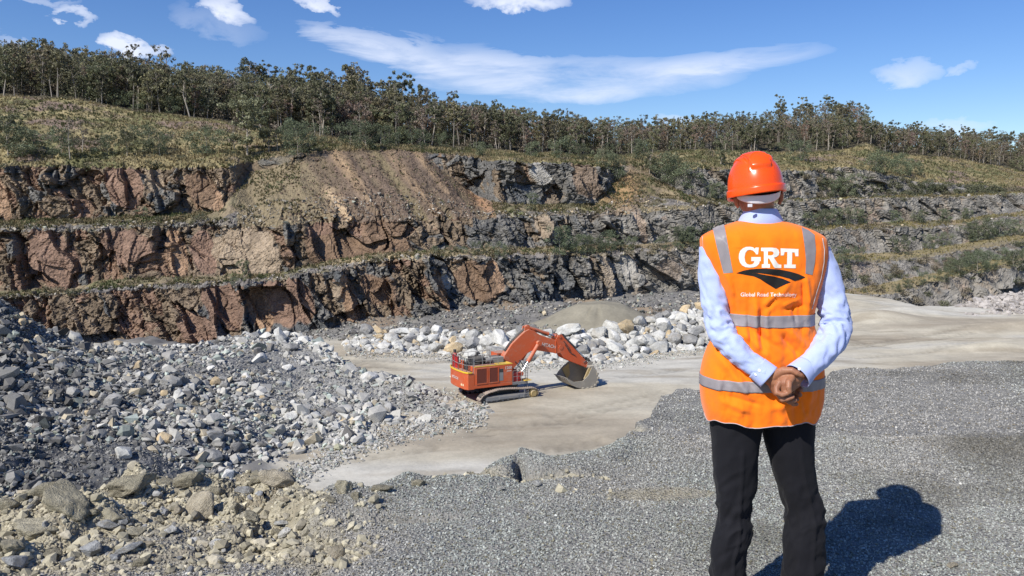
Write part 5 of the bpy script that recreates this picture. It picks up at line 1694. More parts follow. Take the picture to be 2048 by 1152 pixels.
mb = MB()
mb.tube((-3.95, 2.05, 3.2), (-3.95, 2.05, 4.5), .24, n=16); mb.tube((-3.95, 2.05, 4.5), (-3.95, 2.05, 4.65), .24, .1, n=16)
mb.tube((-3.95, 1.5, 3.2), (-3.95, 1.5, 4.3), .2, n=16); mb.build('fire_extinguisher', X_RED, ex, True)
mb = MB(); mb.tube((-3.95, 2.05, 4.65), (-3.95, 2.05, 4.95), .16, n=14); mb.build('exhaust_cap', X_DK, ex)
mb = MB(); mb.box(-3.7, -3.5, .7, 1.2, 3.1, 4.0, .03); mb.box(-4.1, -3.7, .9, 1.1, 3.2, 3.7, .03); mb.build('bracket', X_OR, ex)
# railings
def rail(pts_, z, h=1.05, name='railing'):
    mb = MB()
    for i in range(len(pts_) - 1):
        a = Vector((*pts_[i], z)); b = Vector((*pts_[i + 1], z)); n_ = max(1, int((b - a).length / .7))
        for k in range(n_ + 1):
            p_ = a.lerp(b, k / n_); mb.tube(p_, p_ + Vector((0, 0, h)), .028, n=6)
        for hh in (h, h * .52): mb.tube(a + Vector((0, 0, hh)), b + Vector((0, 0, hh)), .026, n=6)
    return mb.build(name, X_GR, ex)


rail([(-3.7, YN + .1), (-4.35, YN + .3), (-4.5, .0), (-4.5, .9), (-4.35, 1.9), (-4.1, 2.4)], 3.2, 1.45)
rail([(-3.5, YN + .3), (-.9, YN + .3)], 3.76, .95)
rail([(-3.2, 2.3), (.1, 2.3)], 3.5, 1.0)
# front right platform, ladder and red box
mb = MB(); mb.box(.56, 2.3, YN, YN + 1.1, 1.75, 1.85, .02); mb.box(.56, 2.3, YN, YN + .06, 1.6, 1.75); mb.build('platform', X_GR, ex)
mb = MB(); mb.box(.7, 1.6, YN + .15, YN + .9, 1.86, 2.75, .04); mb.build('tool_box', X_RED, ex)
mb = MB()
for xx in (.62, 1.1, 1.6, 2.1):
    mb.tube((xx, YN + .03, 1.85), (xx, YN + .03, 3.0), .026, n=6)
for z_ in (2.4, 3.0): mb.tube((.62, YN + .03, z_), (2.1, YN + .03, z_), .024, n=6)
mb.build('railing', X_GR, ex)
mb = MB()
for yy in (YN + .1, YN + .6): mb.tube((2.3, yy, .95), (2.35, yy, 3.15), .03, n=6)
for q in range(8): mb.tube((2.31, YN + .1, 1.05 + .26 * q), (2.31, YN + .6, 1.05 + .26 * q), .022, n=6)
mb.build('ladder', X_GR, ex)
mb = MB(); mb.box(1.9, 2.7, YN - .1, YN + .9, 1.86, 1.93, .01); mb.build('step_tread', X_YE, ex)
# cab on the far side
mb = MB(); mb.plate([(.3, 1.9), (2.3, 1.9), (2.3, 3.3), (1.9, 4.35), (.3, 4.35)], 1.05, 2.45, bev=.05)
cb = mb.build('cab', X_OR, ex)
mb = MB(); mb.plate([(.5, 2.9), (2.1, 2.9), (2.1, 3.3), (1.8, 4.15), (.5, 4.15)], 1.035, 1.045); mb.build('window', X_GLS, cb)
mb = MB(); mb.quad([(2.31, 1.2, 2.6), (2.31, 2.3, 2.6), (2.31, 2.3, 3.3), (2.31, 1.2, 3.3)]); mb.build('windscreen', X_GLS, cb)
# boom
BY = .15
bpoly = [(.0, 3.0), (.55, 4.35), (1.35, 5.4), (2.2, 6.1), (2.9, 6.62), (3.35, 6.78), (3.9, 6.6), (4.6, 6.15), (6.5, 5.42), (7.15, 5.15), (7.45, 4.7), (7.3, 4.0), (6.7, 3.98), (5.2, 4.32), (4.2, 4.52), (3.6, 4.5), (3.0, 4.2), (2.3, 3.55), (1.55, 2.85), (.7, 2.45)]
mb = MB(); mb.plate(bpoly, BY - .42, BY + .42, bev=.05)
mb.plate([(2.8, 6.4), (3.0, 7.1), (3.35, 7.1), (3.75, 6.5)], BY - .3, BY - .18); mb.plate([(2.8, 6.4), (3.0, 7.1), (3.35, 7.1), (3.75, 6.5)], BY + .18, BY + .3)
mb.tube((4.35, BY - .8, 5.3), (4.35, BY + .8, 5.3), .2, n=18)
mb.box(6.5, 6.62, BY - .46, BY + .46, 4.0, 5.4, .01)
bo = mb.build('boom', X_OR, ex)
for dy in (-.12, 0, .12):
    mb = MB(); mb.path([(.7, BY + dy, 4.7), (1.5, BY + dy, 5.65), (2.4, BY + dy, 6.38), (3.2, BY + dy, 6.95), (4.0, BY + dy, 6.78), (5.2, BY + dy - .3, 6.05), (6.6, BY + dy - .3, 5.6)], .045, 6); mb.build('hose', X_DK, bo)
mb = MB()
mb.path([(1.7, BY - .46, 3.6), (2.3, BY - .5, 2.9), (1.9, BY - .6, 2.2)], .05, 6); mb.build('hose', X_DK, bo)
mb = MB(); mb.path([(2.2, BY - .46, 3.7), (2.6, BY - .55, 3.1), (2.3, BY - .6, 2.3)], .05, 6)
mb.build('hose', X_DK, bo)
Ml = Matrix.Translation((5.75, BY - .44, 4.88)) @ Mside @ Matrix.Rotation(math.radians(-15), 4, 'Z')
lettering('HITACHI', .47, Ml, X_WHT, bo, bold=.012)


def cyl(a, b, r, f=.58, name='cylinder', par=None, m=X_OR):
    a = Vector(a); b = Vector(b); c_ = a.lerp(b, f)
    mb = MB(); mb.tube(a, c_, r, n=16); mb.tube(c_ - (b - a).normalized() * .12, c_, r * 1.15, n=16)
    mb.tube(a + Vector((0, -r * .9, 0)), a + Vector((0, r * .9, 0)), r * 1.3, n=14)
    o = mb.build(name, m, par or ex, True)
    mb = MB(); mb.tube(c_, b, r * .5, n=12); mb.build('rod', X_CHR, o, True)
    mb = MB(); mb.tube(b + Vector((0, -r * .9, 0)), b + Vector((0, r * .9, 0)), r * 1.15, n=14); mb.build('rod_eye', m, o, True)
    return o


cyl((4.38, BY - .68, 5.3), (2.25, BY - .68, 2.35), .2, .62, 'boom_cylinder'); cyl((4.38, BY + .68, 5.3), (2.25, BY + .68, 2.35), .2, .62, 'boom_cylinder')
cyl((3.35, BY, 6.95), (6.85, BY, 5.72), .2, .72, 'arm_cylinder')
# stick
sp2 = [(6.55, 5.55), (6.8, 5.95), (7.2, 6.0), (7.55, 5.55), (8.3, 4.85), (9.4, 3.75), (10.45, 2.75), (10.6, 2.4), (10.35, 2.15), (9.5, 2.55), (8.3, 3.05), (7.5, 3.45), (7.05, 4.1)]
mb = MB(); mb.plate(sp2, BY - .55, BY - .45); mb.plate(sp2, BY + .45, BY + .55)
sp3 = [(7.0, 5.5), (7.3, 5.6), (8.2, 4.8), (9.3, 3.7), (10.35, 2.7), (10.4, 2.3), (9.4, 2.65), (8.3, 3.2), (7.5, 3.7), (7.2, 4.3)]
mb.plate(sp3, BY - .45, BY + .45)
mb.tube((7.1, BY - .6, 4.65), (7.1, BY + .6, 4.65), .24, n=18); mb.tube((10.4, BY - .6, 2.4), (10.4, BY + .6, 2.4), .16, n=14); mb.tube((6.95, BY - .62, 5.75), (6.95, BY + .62, 5.75), .14, n=14)
stk_ = mb.build('stick', X_OR2, ex)
mb = MB(); mb.path([(7.6, BY - .6, 4.9), (8.2, BY - .62, 4.0), (8.9, BY - .6, 3.6)], .04, 6); mb.build('hose', X_DK, stk_)
mb = MB(); mb.path([(7.4, BY - .6, 5.3), (8.0, BY - .64, 4.6), (8.1, BY - .62, 4.2)], .04, 6); mb.build('hose', X_DK, stk_)
cyl((7.6, BY, 5.75), (10.55, BY, 3.05), .17, .55, 'bucket_cylinder', m=X_DK)
mb = MB(); mb.plate([(10.45, 3.15), (10.7, 3.15), (11.1, 2.5), (10.85, 2.4)], BY - .5, BY - .38); mb.plate([(10.45, 3.15), (10.7, 3.15), (11.1, 2.5), (10.85, 2.4)], BY + .38, BY + .5)
mb.plate([(9.9, 2.75), (10.1, 2.9), (10.75, 3.15), (10.55, 2.95)], BY - .64, BY - .56); mb.plate([(9.9, 2.75), (10.1, 2.9), (10.75, 3.15), (10.55, 2.95)], BY + .56, BY + .64)
mb.build('link', X_DK, ex)
# bucket: curved shell, high far cheek, low near cheek, teeth
prof = [(7.45, 1.25), (7.9, .72), (8.6, .34), (9.4, .1), (10.2, .04), (10.85, .2), (11.25, .6), (11.35, 1.2), (11.15, 1.85), (10.85, 2.3)]
NB = -1.1; FB = 1.2
mb = MB(); n = len(prof)
inn = [(a + (9.6 - a) * .045, b + (1.5 - b) * .07) for a, b in prof]
VA = [mb.bm.verts.new((a, NB, b)) for a, b in prof]; VB = [mb.bm.verts.new((a, FB, b)) for a, b in prof]
IA = [mb.bm.verts.new((a, NB, b)) for a, b in inn]; IB = [mb.bm.verts.new((a, FB, b)) for a, b in inn]
for i in range(n - 1):
    mb.bm.faces.new((VA[i], VA[i + 1], VB[i + 1], VB[i])); mb.bm.faces.new((IA[i + 1], IA[i], IB[i], IB[i + 1]))
    mb.bm.faces.new((VA[i + 1], VA[i], IA[i], IA[i + 1])); mb.bm.faces.new((VB[i], VB[i + 1], IB[i + 1], IB[i]))
mb.bm.faces.new((VA[0], VB[0], IB[0], IA[0])); mb.bm.faces.new((VB[-1], VA[-1], IA[-1], IB[-1]))
near_e = [(9.75, .95), (10.55, 2.25)]
mb.plate(prof + [(10.55, 2.35), (10.1, 1.5), (9.4, .95), (8.3, .95), (7.75, 1.25)], NB - .07, NB)
mb.plate(prof + [(10.45, 2.6), (9.2, 2.75), (8.45, 2.3), (7.8, 1.7)], FB, FB + .07)
mb.plate([(10.3, 2.2), (10.95, 2.4), (11.2, 2.75), (10.55, 2.85)], BY - .62, BY - .5); mb.plate([(10.3, 2.2), (10.95, 2.4), (11.2, 2.75), (10.55, 2.85)], BY + .5, BY + .62)
mb.box(10.35, 10.95, NB + .1, FB - .1, 2.2, 2.42, .03)
bk = mb.build('bucket', X_BK, ex)
mb = MB()
mb.plate([(9.6, 1.15), (10.2, 2.25), (10.5, 2.2), (9.95, .9)], NB + .02, NB + .16)
mb.build('wear_plate', X_TAN, bk)
mb = MB(); mb.plate([(8.2, 2.0), (9.0, 2.5), (9.2, 1.3), (8.8, .8)], FB - .1, FB - .02)
mb.build('wear_plate', X_TAN, bk)
for k in range(6):
    y_ = NB + .12 + k * (FB - NB - .24) / 5
    mb = MB(); mb.plate([(7.62, 1.12), (7.58, 1.42), (7.15, 1.52)], y_ - .11, y_ + .11); mb.build('tooth', X_BK, bk)
for k in range(7):
    t_ = k / 6; i = 3 + t_ * 4.5; a = prof[int(i)]; b = prof[min(int(i) + 1, n - 1)]; f_ = i - int(i)
    cx2, cz2 = a[0] * (1 - f_) + b[0] * f_, a[1] * (1 - f_) + b[1] * f_
    mb = MB(); mb.box(cx2 - .13, cx2 + .13, NB - .16, NB + .05, max(.02, cz2 - .08), cz2 + .16, .03); mb.build('heel_shroud', X_BK, bk)
# ================================================================ the man in the orange vest
PY = 3.12
gz = float(bil(LZ, np.array(1.02), np.array(PY)))
PB = np.array([.985, PY, gz])


def pw(x_, y_, dy=0.0):
    return W(x_, y_, PY + dy)


def pz(y_): return float(W(1528.0, float(y_), PY)[2])


def pmesh(name, V, Fc, mat, parent, smooth=True, mods=()):
    o = mesh_np(name, np.asarray(V).reshape(-1, 3) - PB, Fc, mat, parent=parent, smooth=smooth)
    return o


def ball(bm, c, r, sc=(1, 1, 1), seg=20):
    res = bmesh.ops.create_icosphere(bm, subdivisions=3, radius=1)
    c = Vector(c)
    for v_ in res['verts']:
        v_.co = Vector((v_.co.x * r * sc[0], v_.co.y * r * sc[1], v_.co.z * r * sc[2])) + c


def limb(bm, pts, rads, n=20):
    """overlapping balls and cones along a chain: merged by the voxel remesh"""
    for i, (p_, r) in enumerate(zip(pts, rads)): ball(bm, p_, r)
    for i in range(len(pts) - 1):
        a, b = Vector(pts[i]), Vector(pts[i + 1]); d = b - a
        if d.length < 1e-5: continue
        d.normalize(); u = d.orthogonal().normalized(); w = d.cross(u)
        A_ = []; B_ = []
        for k in range(n):
            t = 2 * math.pi * k / n; o = u * math.cos(t) + w * math.sin(t)
            A_.append(bm.verts.new(a + o * rads[i])); B_.append(bm.verts.new(b + o * rads[i + 1]))
        for k in range(n):
            j = (k + 1) % n; bm.faces.new((A_[k], A_[j], B_[j], B_[k]))
        bm.faces.new(A_[::-1]); bm.faces.new(B_)


def chain(bm, L):
    """L: (px, py, dy, radius)"""
    limb(bm, [pw(a, b, c) for a, b, c, r in L], [r for *_, r in L])


def skin_mat():
    m, t, bs = new_mat('brown_skin')
    v_ = objvec(t)
    n1 = t.noise(v_, 30, 4, .6).outputs['Fac']; n2 = t.noise(v_, 260, 3, .6).outputs['Fac']
    c = t.ramp(n1, [(.3, (.25, .10, .052)), (.7, (.39, .18, .10))])
    t.l.new(c, bs.inputs['Base Color'])
    bs.inputs['Roughness'].default_value = .5; bs.inputs['Specular IOR Level'].default_value = .4
    bs.inputs['Subsurface Weight'].default_value = .12; bs.inputs['Subsurface Radius'].default_value = (.012, .004, .002); bs.inputs['Subsurface Scale'].default_value = .5
    bump(t, bs, t.math('ADD', n1, t.math('MULTIPLY', n2, .6)), .35, .0015)
    return m


def cloth_mat(name, colr, weave=900, rough=.85, nz=14, amp=.12, bs1=.25, bd1=.004, sheen=0.2):
    m, t, bs = new_mat(name)
    v_ = objvec(t)
    n1 = t.noise(v_, nz, 5, .6).outputs['Fac']
    g = t.math('ADD', 1.0, t.math('MULTIPLY', t.math('SUBTRACT', n1, .5), amp * 2))
    c = t.add('ShaderNodeVectorMath', operation='SCALE'); c.inputs[0].default_value = colr; t.l.new(g, c.inputs['Scale'])
    t.l.new(c.outputs[0], bs.inputs['Base Color'])
    bs.inputs['Roughness'].default_value = rough; bs.inputs['Specular IOR Level'].default_value = .2
    bs.inputs['Sheen Weight'].default_value = sheen
    n2 = t.noise(v_, weave, 2, .5).outputs['Fac']
    bump(t, bs, t.math('ADD', n1, t.math('MULTIPLY', n2, .12)), bs1, bd1)
    return m


M_SKIN = skin_mat()
M_VEST = cloth_mat('fluorescent_orange_cloth', (1.0, .20, .005), nz=18)
M_TAPE = cloth_mat('grey_reflective_tape', (.27, .245, .255), rough=.42, nz=30, amp=.1, sheen=0)
M_SHIRT = cloth_mat('pale_blue_cotton', (.40, .475, .76), nz=20, amp=.06)
M_TROU = cloth_mat('black_wool', (.009, .009, .012), nz=14, amp=.2, sheen=.03)
M_HAIR = mat_plain('black_hair', (.01, .008, .007), .8, .2, bstr=.8, bdist=.003, bscale=300)
M_WPRT = mat_plain('white_print', (.86, .83, .74), .6)
M_BPRT = mat_plain('black_print', (.012, .011, .012), .28, .5)
M_PIPE = mat_plain('grey_piping', (.45, .42, .43), .6)
M_STRAP = mat_plain('white_plastic', (.66, .66, .70), .45)
M_SHOE = mat_plain('black_leather', (.01, .01, .01), .4)
M_BTN = mat_plain('shirt_button', (.8, .82, .88), .35)


def helmet_mat():
    m, t, bs = new_mat('orange_helmet_plastic')
    bs.inputs['Base Color'].default_value = (.95, .085, .004, 1)
    bs.inputs['Roughness'].default_value = .27; bs.inputs['Specular IOR Level'].default_value = .5
    v_ = objvec(t); n = t.noise(v_, 60, 4, .7).outputs['Fac']
    t.l.new(t.math('ADD', .2, t.math('MULTIPLY', n, .16)), bs.inputs['Roughness'])
    bump(t, bs, n, .03, .002)
    return m


M_HELM = helmet_mat()
# ---------------------------------------------------------------- body, one surface
bm = bmesh.new()
hc_ = pw(1515, 368, .0)
ball(bm, hc_ + np.array([0, 0.005, .01]), .1, (.80, .97, 1.12))
ball(bm, hc_ + np.array([0, .035, -.055]), .07, (.86, 1.0, 1.0))       # jaw
ball(bm, hc_ + np.array([0, .075, -.085]), .028, (1.1, .8, .8))        # chin
ball(bm, hc_ + np.array([0, .112, -.02]), .014, (.8, 1.1, 1.8))        # nose
ball(bm, hc_ + np.array([0, .118, -.035]), .013, (1.2, .9, .8))
ball(bm, hc_ + np.array([0, .096, -.062]), .016, (1.5, .7, .5))        # lips
for s in (-1, 1):
    ball(bm, hc_ + np.array([s * .032, .086, .012]), .018, (1.4, .6, .5))   # brow
    ball(bm, hc_ + np.array([s * .03, .085, -.004]), .013)                  # eye
    ball(bm, hc_ + np.array([s * .045, .07, -.04]), .024)                   # cheek
chain(bm, [(1516, 400, .0, .060), (1520, 430, .012, .056), (1520, 470, .02, .066)])
chain(bm, [(1472, 396, .01, .011), (1473, 406, .012, .009), (1476, 413, .015, .007)])
chain(bm, [(1562, 389, .01, .011), (1562, 399, .012, .009), (1559, 406, .015, .007)])
chain(bm, [(1520, 480, .02, .09), (1525, 600, .0, .095), (1525, 760, .0, .10)])
chain(bm, [(1425, 500, .0, .048), (1525, 480, .01, .06), (1630, 500, .0, .048)])
chain(bm, [(1475, 790, .0, .08), (1475, 1000, .0, .05), (1460, 1200, .0, .035), (1457, 1240, -.0, .04)])
chain(bm, [(1575, 790, .0, .08), (1604, 1000, .0, .05), (1605, 1200, .0, .035), (1605, 1240, .0, .04)])
LARM = [(1428, 497, .0, 29), (1424, 540, -.012, 26), (1427, 595, -.03, 25.5), (1434, 635, -.055, 25.5), (1449, 670, -.08, 26), (1475, 702, -.12, 24.5), (1503, 727, -.15, 22), (1531, 750, -.172, 20)]
RARM = [(1636, 500, .0, 24), (1651, 548, -.012, 28), (1661, 595, -.03, 28), (1669, 635, -.05, 29), (1670, 664, -.075, 29), (1652, 695, -.115, 27), (1627, 721, -.15, 24), (1603, 745, -.175, 20)]
K_ = PY / F
chain(bm, [(a, b, c, r * K_ * .62) for a, b, c, r in LARM])
chain(bm, [(a, b, c, r * K_ * .62) for a, b, c, r in RARM])
# left hand: wrist, palm under the other hand, thumb over it, finger tips showing beyond
chain(bm, [(1524, 744, -.172, .024), (1540, 757, -.18, .0255), (1551, 764, -.182, .0275)])
chain(bm, [(1545, 752, -.19, .020), (1560, 749, -.195, .020)])
chain(bm, [(1553, 748, -.198, .0185), (1568, 741, -.215, .0150), (1584, 741, -.235, .0118), (1593, 746, -.242, .0105), (1601, 750.5, -.240, .0090)])
chain(bm, [(1549, 768, -.18, .024), (1556, 782, -.178, .022), (1566, 790, -.176, .017)])
chain(bm, [(1556, 764, -.172, .022), (1577, 774, -.165, .019)])
chain(bm, [(1580, 766, -.165, .012), (1594, 773, -.172, .0100), (1602, 779.5, -.194, .0088)])
chain(bm, [(1578, 777, -.165, .012), (1592, 785, -.172, .0098), (1600, 790, -.192, .0086)])
chain(bm, [(1572, 786, -.168, .012), (1586, 795, -.175, .0098), (1594, 799, -.19, .0082)])
# right hand: palm to the camera, fingers curled, thumb down
chain(bm, [(1612, 738, -.172, .024), (1600, 749, -.19, .0235), (1591, 756, -.203, .0245)])
chain(bm, [(1592, 757, -.207, .0235), (1577, 760, -.222, .0225), (1565, 767, -.226, .0215)])
chain(bm, [(1590, 766, -.205, .021), (1578, 774, -.216, .0215), (1567, 780, -.214, .020)])
chain(bm, [(1583, 757, -.232, .0150), (1578, 765, -.250, .0128), (1577.5, 775, -.262, .0108), (1579, 783.5, -.262, .0098)])
chain(bm, [(1566, 772, -.232, .0155), (1569, 781, -.236, .0140)])
chain(bm, [(1560, 765, -.230, .0140), (1553, 776, -.240, .0112), (1554, 786, -.250, .0102), (1565, 789.5, -.258, .0096), (1574.5, 787, -.260, .0086)])
chain(bm, [(1562, 778, -.222, .0130), (1559, 792, -.232, .0108), (1565, 799.5, -.242, .0100), (1576, 797.5, -.250, .0092), (1585, 794, -.252, .0084)])
chain(bm, [(1570, 785, -.214, .0125), (1571, 799, -.226, .0102), (1580, 804.5, -.234, .0094), (1590, 801, -.240, .0082)])
chain(bm, [(1577, 789, -.206, .0115), (1580, 802, -.214, .0092), (1586, 808.5, -.220, .0082), (1593, 808.5, -.224, .0072)])
for v_ in bm.verts: v_.co -= Vector(PB)
me = bpy.data.meshes.new('person'); bm.to_mesh(me); bm.free(); me.materials.append(M_SKIN)
man = bpy.data.objects.new('person', me); link(man); man.location = PB
md = man.modifiers.new('remesh', 'REMESH'); md.mode = 'VOXEL'; md.voxel_size = .0026; md.use_smooth_shade = True
ms = man.modifiers.new('smooth', 'SMOOTH'); ms.factor = .5; ms.iterations = 3
tag(man, 'man seen from behind in orange vest and hard hat, hands clasped behind his back', 'person')

# ---------------------------------------------------------------- lofts
def rings(rows, N=120, n_=2.3):
    """rows of (left px, right px, py, half depth, dy) -> V (rows, N, 3), also theta"""
    th = np.linspace(0, 2 * math.pi, N, endpoint=False)
    out = []
    for (l_, r_, y_, b, dy) in rows:
        A = W(l_, y_, PY + dy); B = W(r_, y_, PY + dy)
        cx = (A[0] + B[0]) / 2; a = (B[0] - A[0]) / 2
        x = cx + a * np.sign(np.cos(th)) * np.abs(np.cos(th)) ** (2 / n_)
        y = PY + dy + b * np.sign(np.sin(th)) * np.abs(np.sin(th)) ** (2 / n_)
        out.append(np.stack([x, y, np.full(N, A[2])], -1))
    return np.array(out), th


def smoothrows(rows, M):
    rows = np.array(rows, float); n = len(rows)
    s = np.linspace(0, n - 1, M)
    out = []
    for c in range(rows.shape[1]):
        y = rows[:, c]
        t = np.arange(n)
        # Catmull-Rom
        i = np.clip(np.floor(s).astype(int), 0, n - 2); f = s - i
        p0 = y[np.maximum(i - 1, 0)]; p1 = y[i]; p2 = y[i + 1]; p3 = y[np.minimum(i + 2, n - 1)]
        out.append(.5 * (2 * p1 + (p2 - p0) * f + (2 * p0 - 5 * p1 + 4 * p2 - p3) * f ** 2 + (3 * p1 - p0 - 3 * p2 + p3) * f ** 3))
    return np.stack(out, -1)


VR = [(1478, 1566, 443, .062, .012), (1462, 1584, 448, .078, .008), (1443, 1606, 455, .094, .004), (1419, 1630, 465, .108, 0), (1404, 1646, 476, .118, 0), (1403, 1650, 492, .124, 0), (1406, 1651, 510, .128, 0),
      (1414, 1648, 530, .131, 0), (1427, 1641, 560, .133, 0), (1440, 1631, 590, .132, 0), (1450, 1622, 622, .130, 0), (1449, 1621, 640, .130, 0), (1438, 1625, 662, .132, 0), (1424, 1632, 685, .134, 0),
      (1411, 1639, 715, .138, 0), (1404, 1643, 745, .142, 0), (1403, 1643, 775, .145, 0), (1405, 1641, 800, .147, 0), (1409, 1636, 820, .147, 0), (1413, 1629, 833, .146, 0)]
VS = smoothrows(VR, 230)
NV_ = 2.5


def segd(X_, Y_, x0, y0, x1, y1):
    dx, dy = x1 - x0, y1 - y0; L2 = dx * dx + dy * dy
    t = np.clip(((X_ - x0) * dx + (Y_ - y0) * dy) / L2, 0, 1)
    return np.hypot(X_ - x0 - t * dx, Y_ - y0 - t * dy), t


FOLDS = [(1500, 600, 1502, 705, 4.5, -.009), (1509, 590, 1511, 710, 5, .009), (1522, 612, 1524, 700, 4, -.010), (1530, 600, 1533, 690, 6, .006), (1524, 612, 1552, 585, 4, .006), (1528, 620, 1560, 592, 4, -.006),
         (1560, 612, 1600, 598, 4, .005), (1565, 620, 1612, 611, 3.5, -.005), (1450, 540, 1478, 600, 5, .006), (1610, 545, 1620, 620, 5, .008), (1604, 560, 1612, 625, 4, -.007), (1470, 560, 1482, 640, 5, -.006),
         (1585, 600, 1590, 650, 4, -.006), (1430, 700, 1500, 800, 7, .009), (1445, 695, 1515, 790, 6, -.008), (1560, 650, 1620, 700, 7, .008), (1555, 665, 1600, 712, 6, -.009), (1480, 660, 1540, 720, 6, .008), (1500, 655, 1560, 700, 6, -.007),
         (1530, 815, 1600, 800, 7, .006), (1440, 800, 1500, 822, 6, .006), (1450, 790, 1520, 806, 5, -.005), (1420, 720, 1425, 820, 6, -.008), (1435, 730, 1445, 825, 7, .008), (1615, 700, 1622, 815, 6, .007), (1600, 790, 1610, 830, 5, -.006),
         (1540, 470, 1542, 560, 9, .003), (1480, 470, 1478, 500, 8, .003), (1580, 560, 1530, 630, 5, .005), (1455, 470, 1460, 545, 6, -.003)]


def fold(X_, Y_):
    r = 0
    for (x0, y0, x1, y1, w, a) in FOLDS:
        d, t = segd(X_, Y_, x0, y0, x1, y1)
        r = r + 1.45 * a * np.exp(-(d / w) ** 2) * np.clip(np.sin(np.clip(t, .05, .95) * math.pi) * 1.6, 0, 1)
    low = sstep(520, 700, Y_)
    q = np.stack([X_ * .035, Y_ * .010, X_ * 0], -1)
    r = r + (fbm(q, 4, 201) - .5) * (.014 + .036 * low)
    q = np.stack([X_ * .05 + Y_ * .02, Y_ * .035 - X_ * .02, X_ * 0 + 3], -1)
    r = r + (fbm(q, 3, 202) - .5) * (.005 + .008 * low)
    return r


def vest_param(z):
    zz = np.array([pz(r[2]) for r in VS]); o = np.argsort(zz)
    g = lambda c: np.interp(z, zz[o], c[o])
    A = W(VS[:, 0], VS[:, 2], PY + VS[:, 4]); B = W(VS[:, 1], VS[:, 2], PY + VS[:, 4])
    cx = (A[:, 0] + B[:, 0]) / 2; a = (B[:, 0] - A[:, 0]) / 2
    return g(cx), g(a), g(VS[:, 3]), g(VS[:, 4])


def vest_back(x, z):
    """y of the back of the vest"""
    cx, a, b, dy = vest_param(z)
    u = np.clip(np.abs((x - cx) / a), 0, .999)
    s = (1 - u ** NV_) ** (1 / NV_)
    ax, ay = proj(np.stack([x, np.full_like(x, PY - .12), z], -1))
    return PY + dy - b * s - fold(ax, ay) * np.sqrt(s)


def drape(pxs, pys, off=.003):
    y = np.full(len(pxs), PY - .12)
    for _ in range(40):
        P_ = W(pxs, pys, y); y = .75 * y + .25 * (vest_back(P_[:, 0], P_[:, 2]) - off)
    P_ = W(pxs, pys, y)
    P_[:, 2] += .0045 * sstep(492, 462, np.asarray(pys))
    return P_


V_, th = rings(VS, 220, NV_)
ax, ay = proj(np.stack([V_[..., 0], np.full(V_.shape[:2], PY - .12), V_[..., 2]], -1))
s_ = np.clip(-np.sin(th), 0, 1) ** (2 / NV_)
fd = fold(ax, ay)
V_[..., 1] -= fd * np.sqrt(s_)[None]
frt = np.clip(np.sin(th), 0, 1)[None]
V_[..., 1] += fd * frt
hem = sstep(810, 833, VS[:, 2])[:, None]
V_[..., 2] += hem * (.006 * np.sin(th * 5 + 1) + .004 * np.sin(th * 11))[None]
vest = pmesh('vest', V_, grid_faces(V_.shape[0], V_.shape[1], True), M_VEST, man)
sol = vest.modifiers.new('solid', 'SOLIDIFY'); sol.thickness = .002; sol.offset = -1


def strip(y0, y1, name='reflective_strip', off=.003, mat=M_TAPE):
    idx = np.where((VS[:, 2] >= y0) & (VS[:, 2] <= y1))[0]
    sub = V_[idx].copy()
    c = sub.mean(1, keepdims=True); d = sub - c; d[..., 2] = 0
    d /= np.linalg.norm(d, axis=-1, keepdims=True)
    sub = sub + d * off
    o = pmesh(name, sub, grid_faces(len(idx), V_.shape[1], True), mat, vest)
    so = o.modifiers.new('solid', 'SOLIDIFY'); so.thickness = .002; so.offset = -1
    return o


strip(621, 646); strip(746, 770); strip(831.5, 833, 'hem_piping', .002, M_PIPE)


def decal(polys, mat, name, off=.0035, holes=True, step=4.0, bm0=None):
    """flat shapes given in photograph pixels, cut fine and laid on the cloth"""
    if bm0 is None:
        cu = bpy.data.curves.new('shape', 'CURVE'); cu.dimensions = '2D'; cu.fill_mode = 'FRONT'
        for pl_ in polys:
            sp = cu.splines.new('POLY'); sp.points.add(len(pl_) - 1)
            for k, (a, b) in enumerate(pl_): sp.points[k].co = (a, -b, 0, 1)
            sp.use_cyclic_u = True
        o = bpy.data.objects.new('shape', cu); COL.objects.link(o)
        dg = bpy.context.evaluated_depsgraph_get()
        me = bpy.data.meshes.new_from_object(o.evaluated_get(dg)); bpy.data.objects.remove(o); bpy.data.curves.remove(cu)
        bm = bmesh.new(); bm.from_mesh(me); bpy.data.meshes.remove(me)
    else:
        bm = bm0
    xs = [v_.co.x for v_ in bm.verts]; ys = [v_.co.y for v_ in bm.verts]
    for k in np.arange(min(xs) + step, max(xs), step):
        bmesh.ops.bisect_plane(bm, geom=bm.verts[:] + bm.edges[:] + bm.faces[:], plane_co=(k, 0, 0), plane_no=(1, 0, 0))
    for k in np.arange(min(ys) + step, max(ys), step):
        bmesh.ops.bisect_plane(bm, geom=bm.verts[:] + bm.edges[:] + bm.faces[:], plane_co=(0, k, 0), plane_no=(0, 1, 0))
    co = np.array([v_.co[:] for v_ in bm.verts])
    P_ = drape(co[:, 0], -co[:, 1], off) - PB
    for v_, p_ in zip(bm.verts, P_): v_.co = Vector(p_)
    me = bpy.data.meshes.new(name); bm.to_mesh(me); bm.free(); me.materials.append(mat)
    for p_ in me.polygons: p_.use_smooth = True
    return link(bpy.data.objects.new(name, me), vest)


def zc(pts_): return [(1440 + a / 6.4, 470 + b / 6.4) for a, b in pts_]


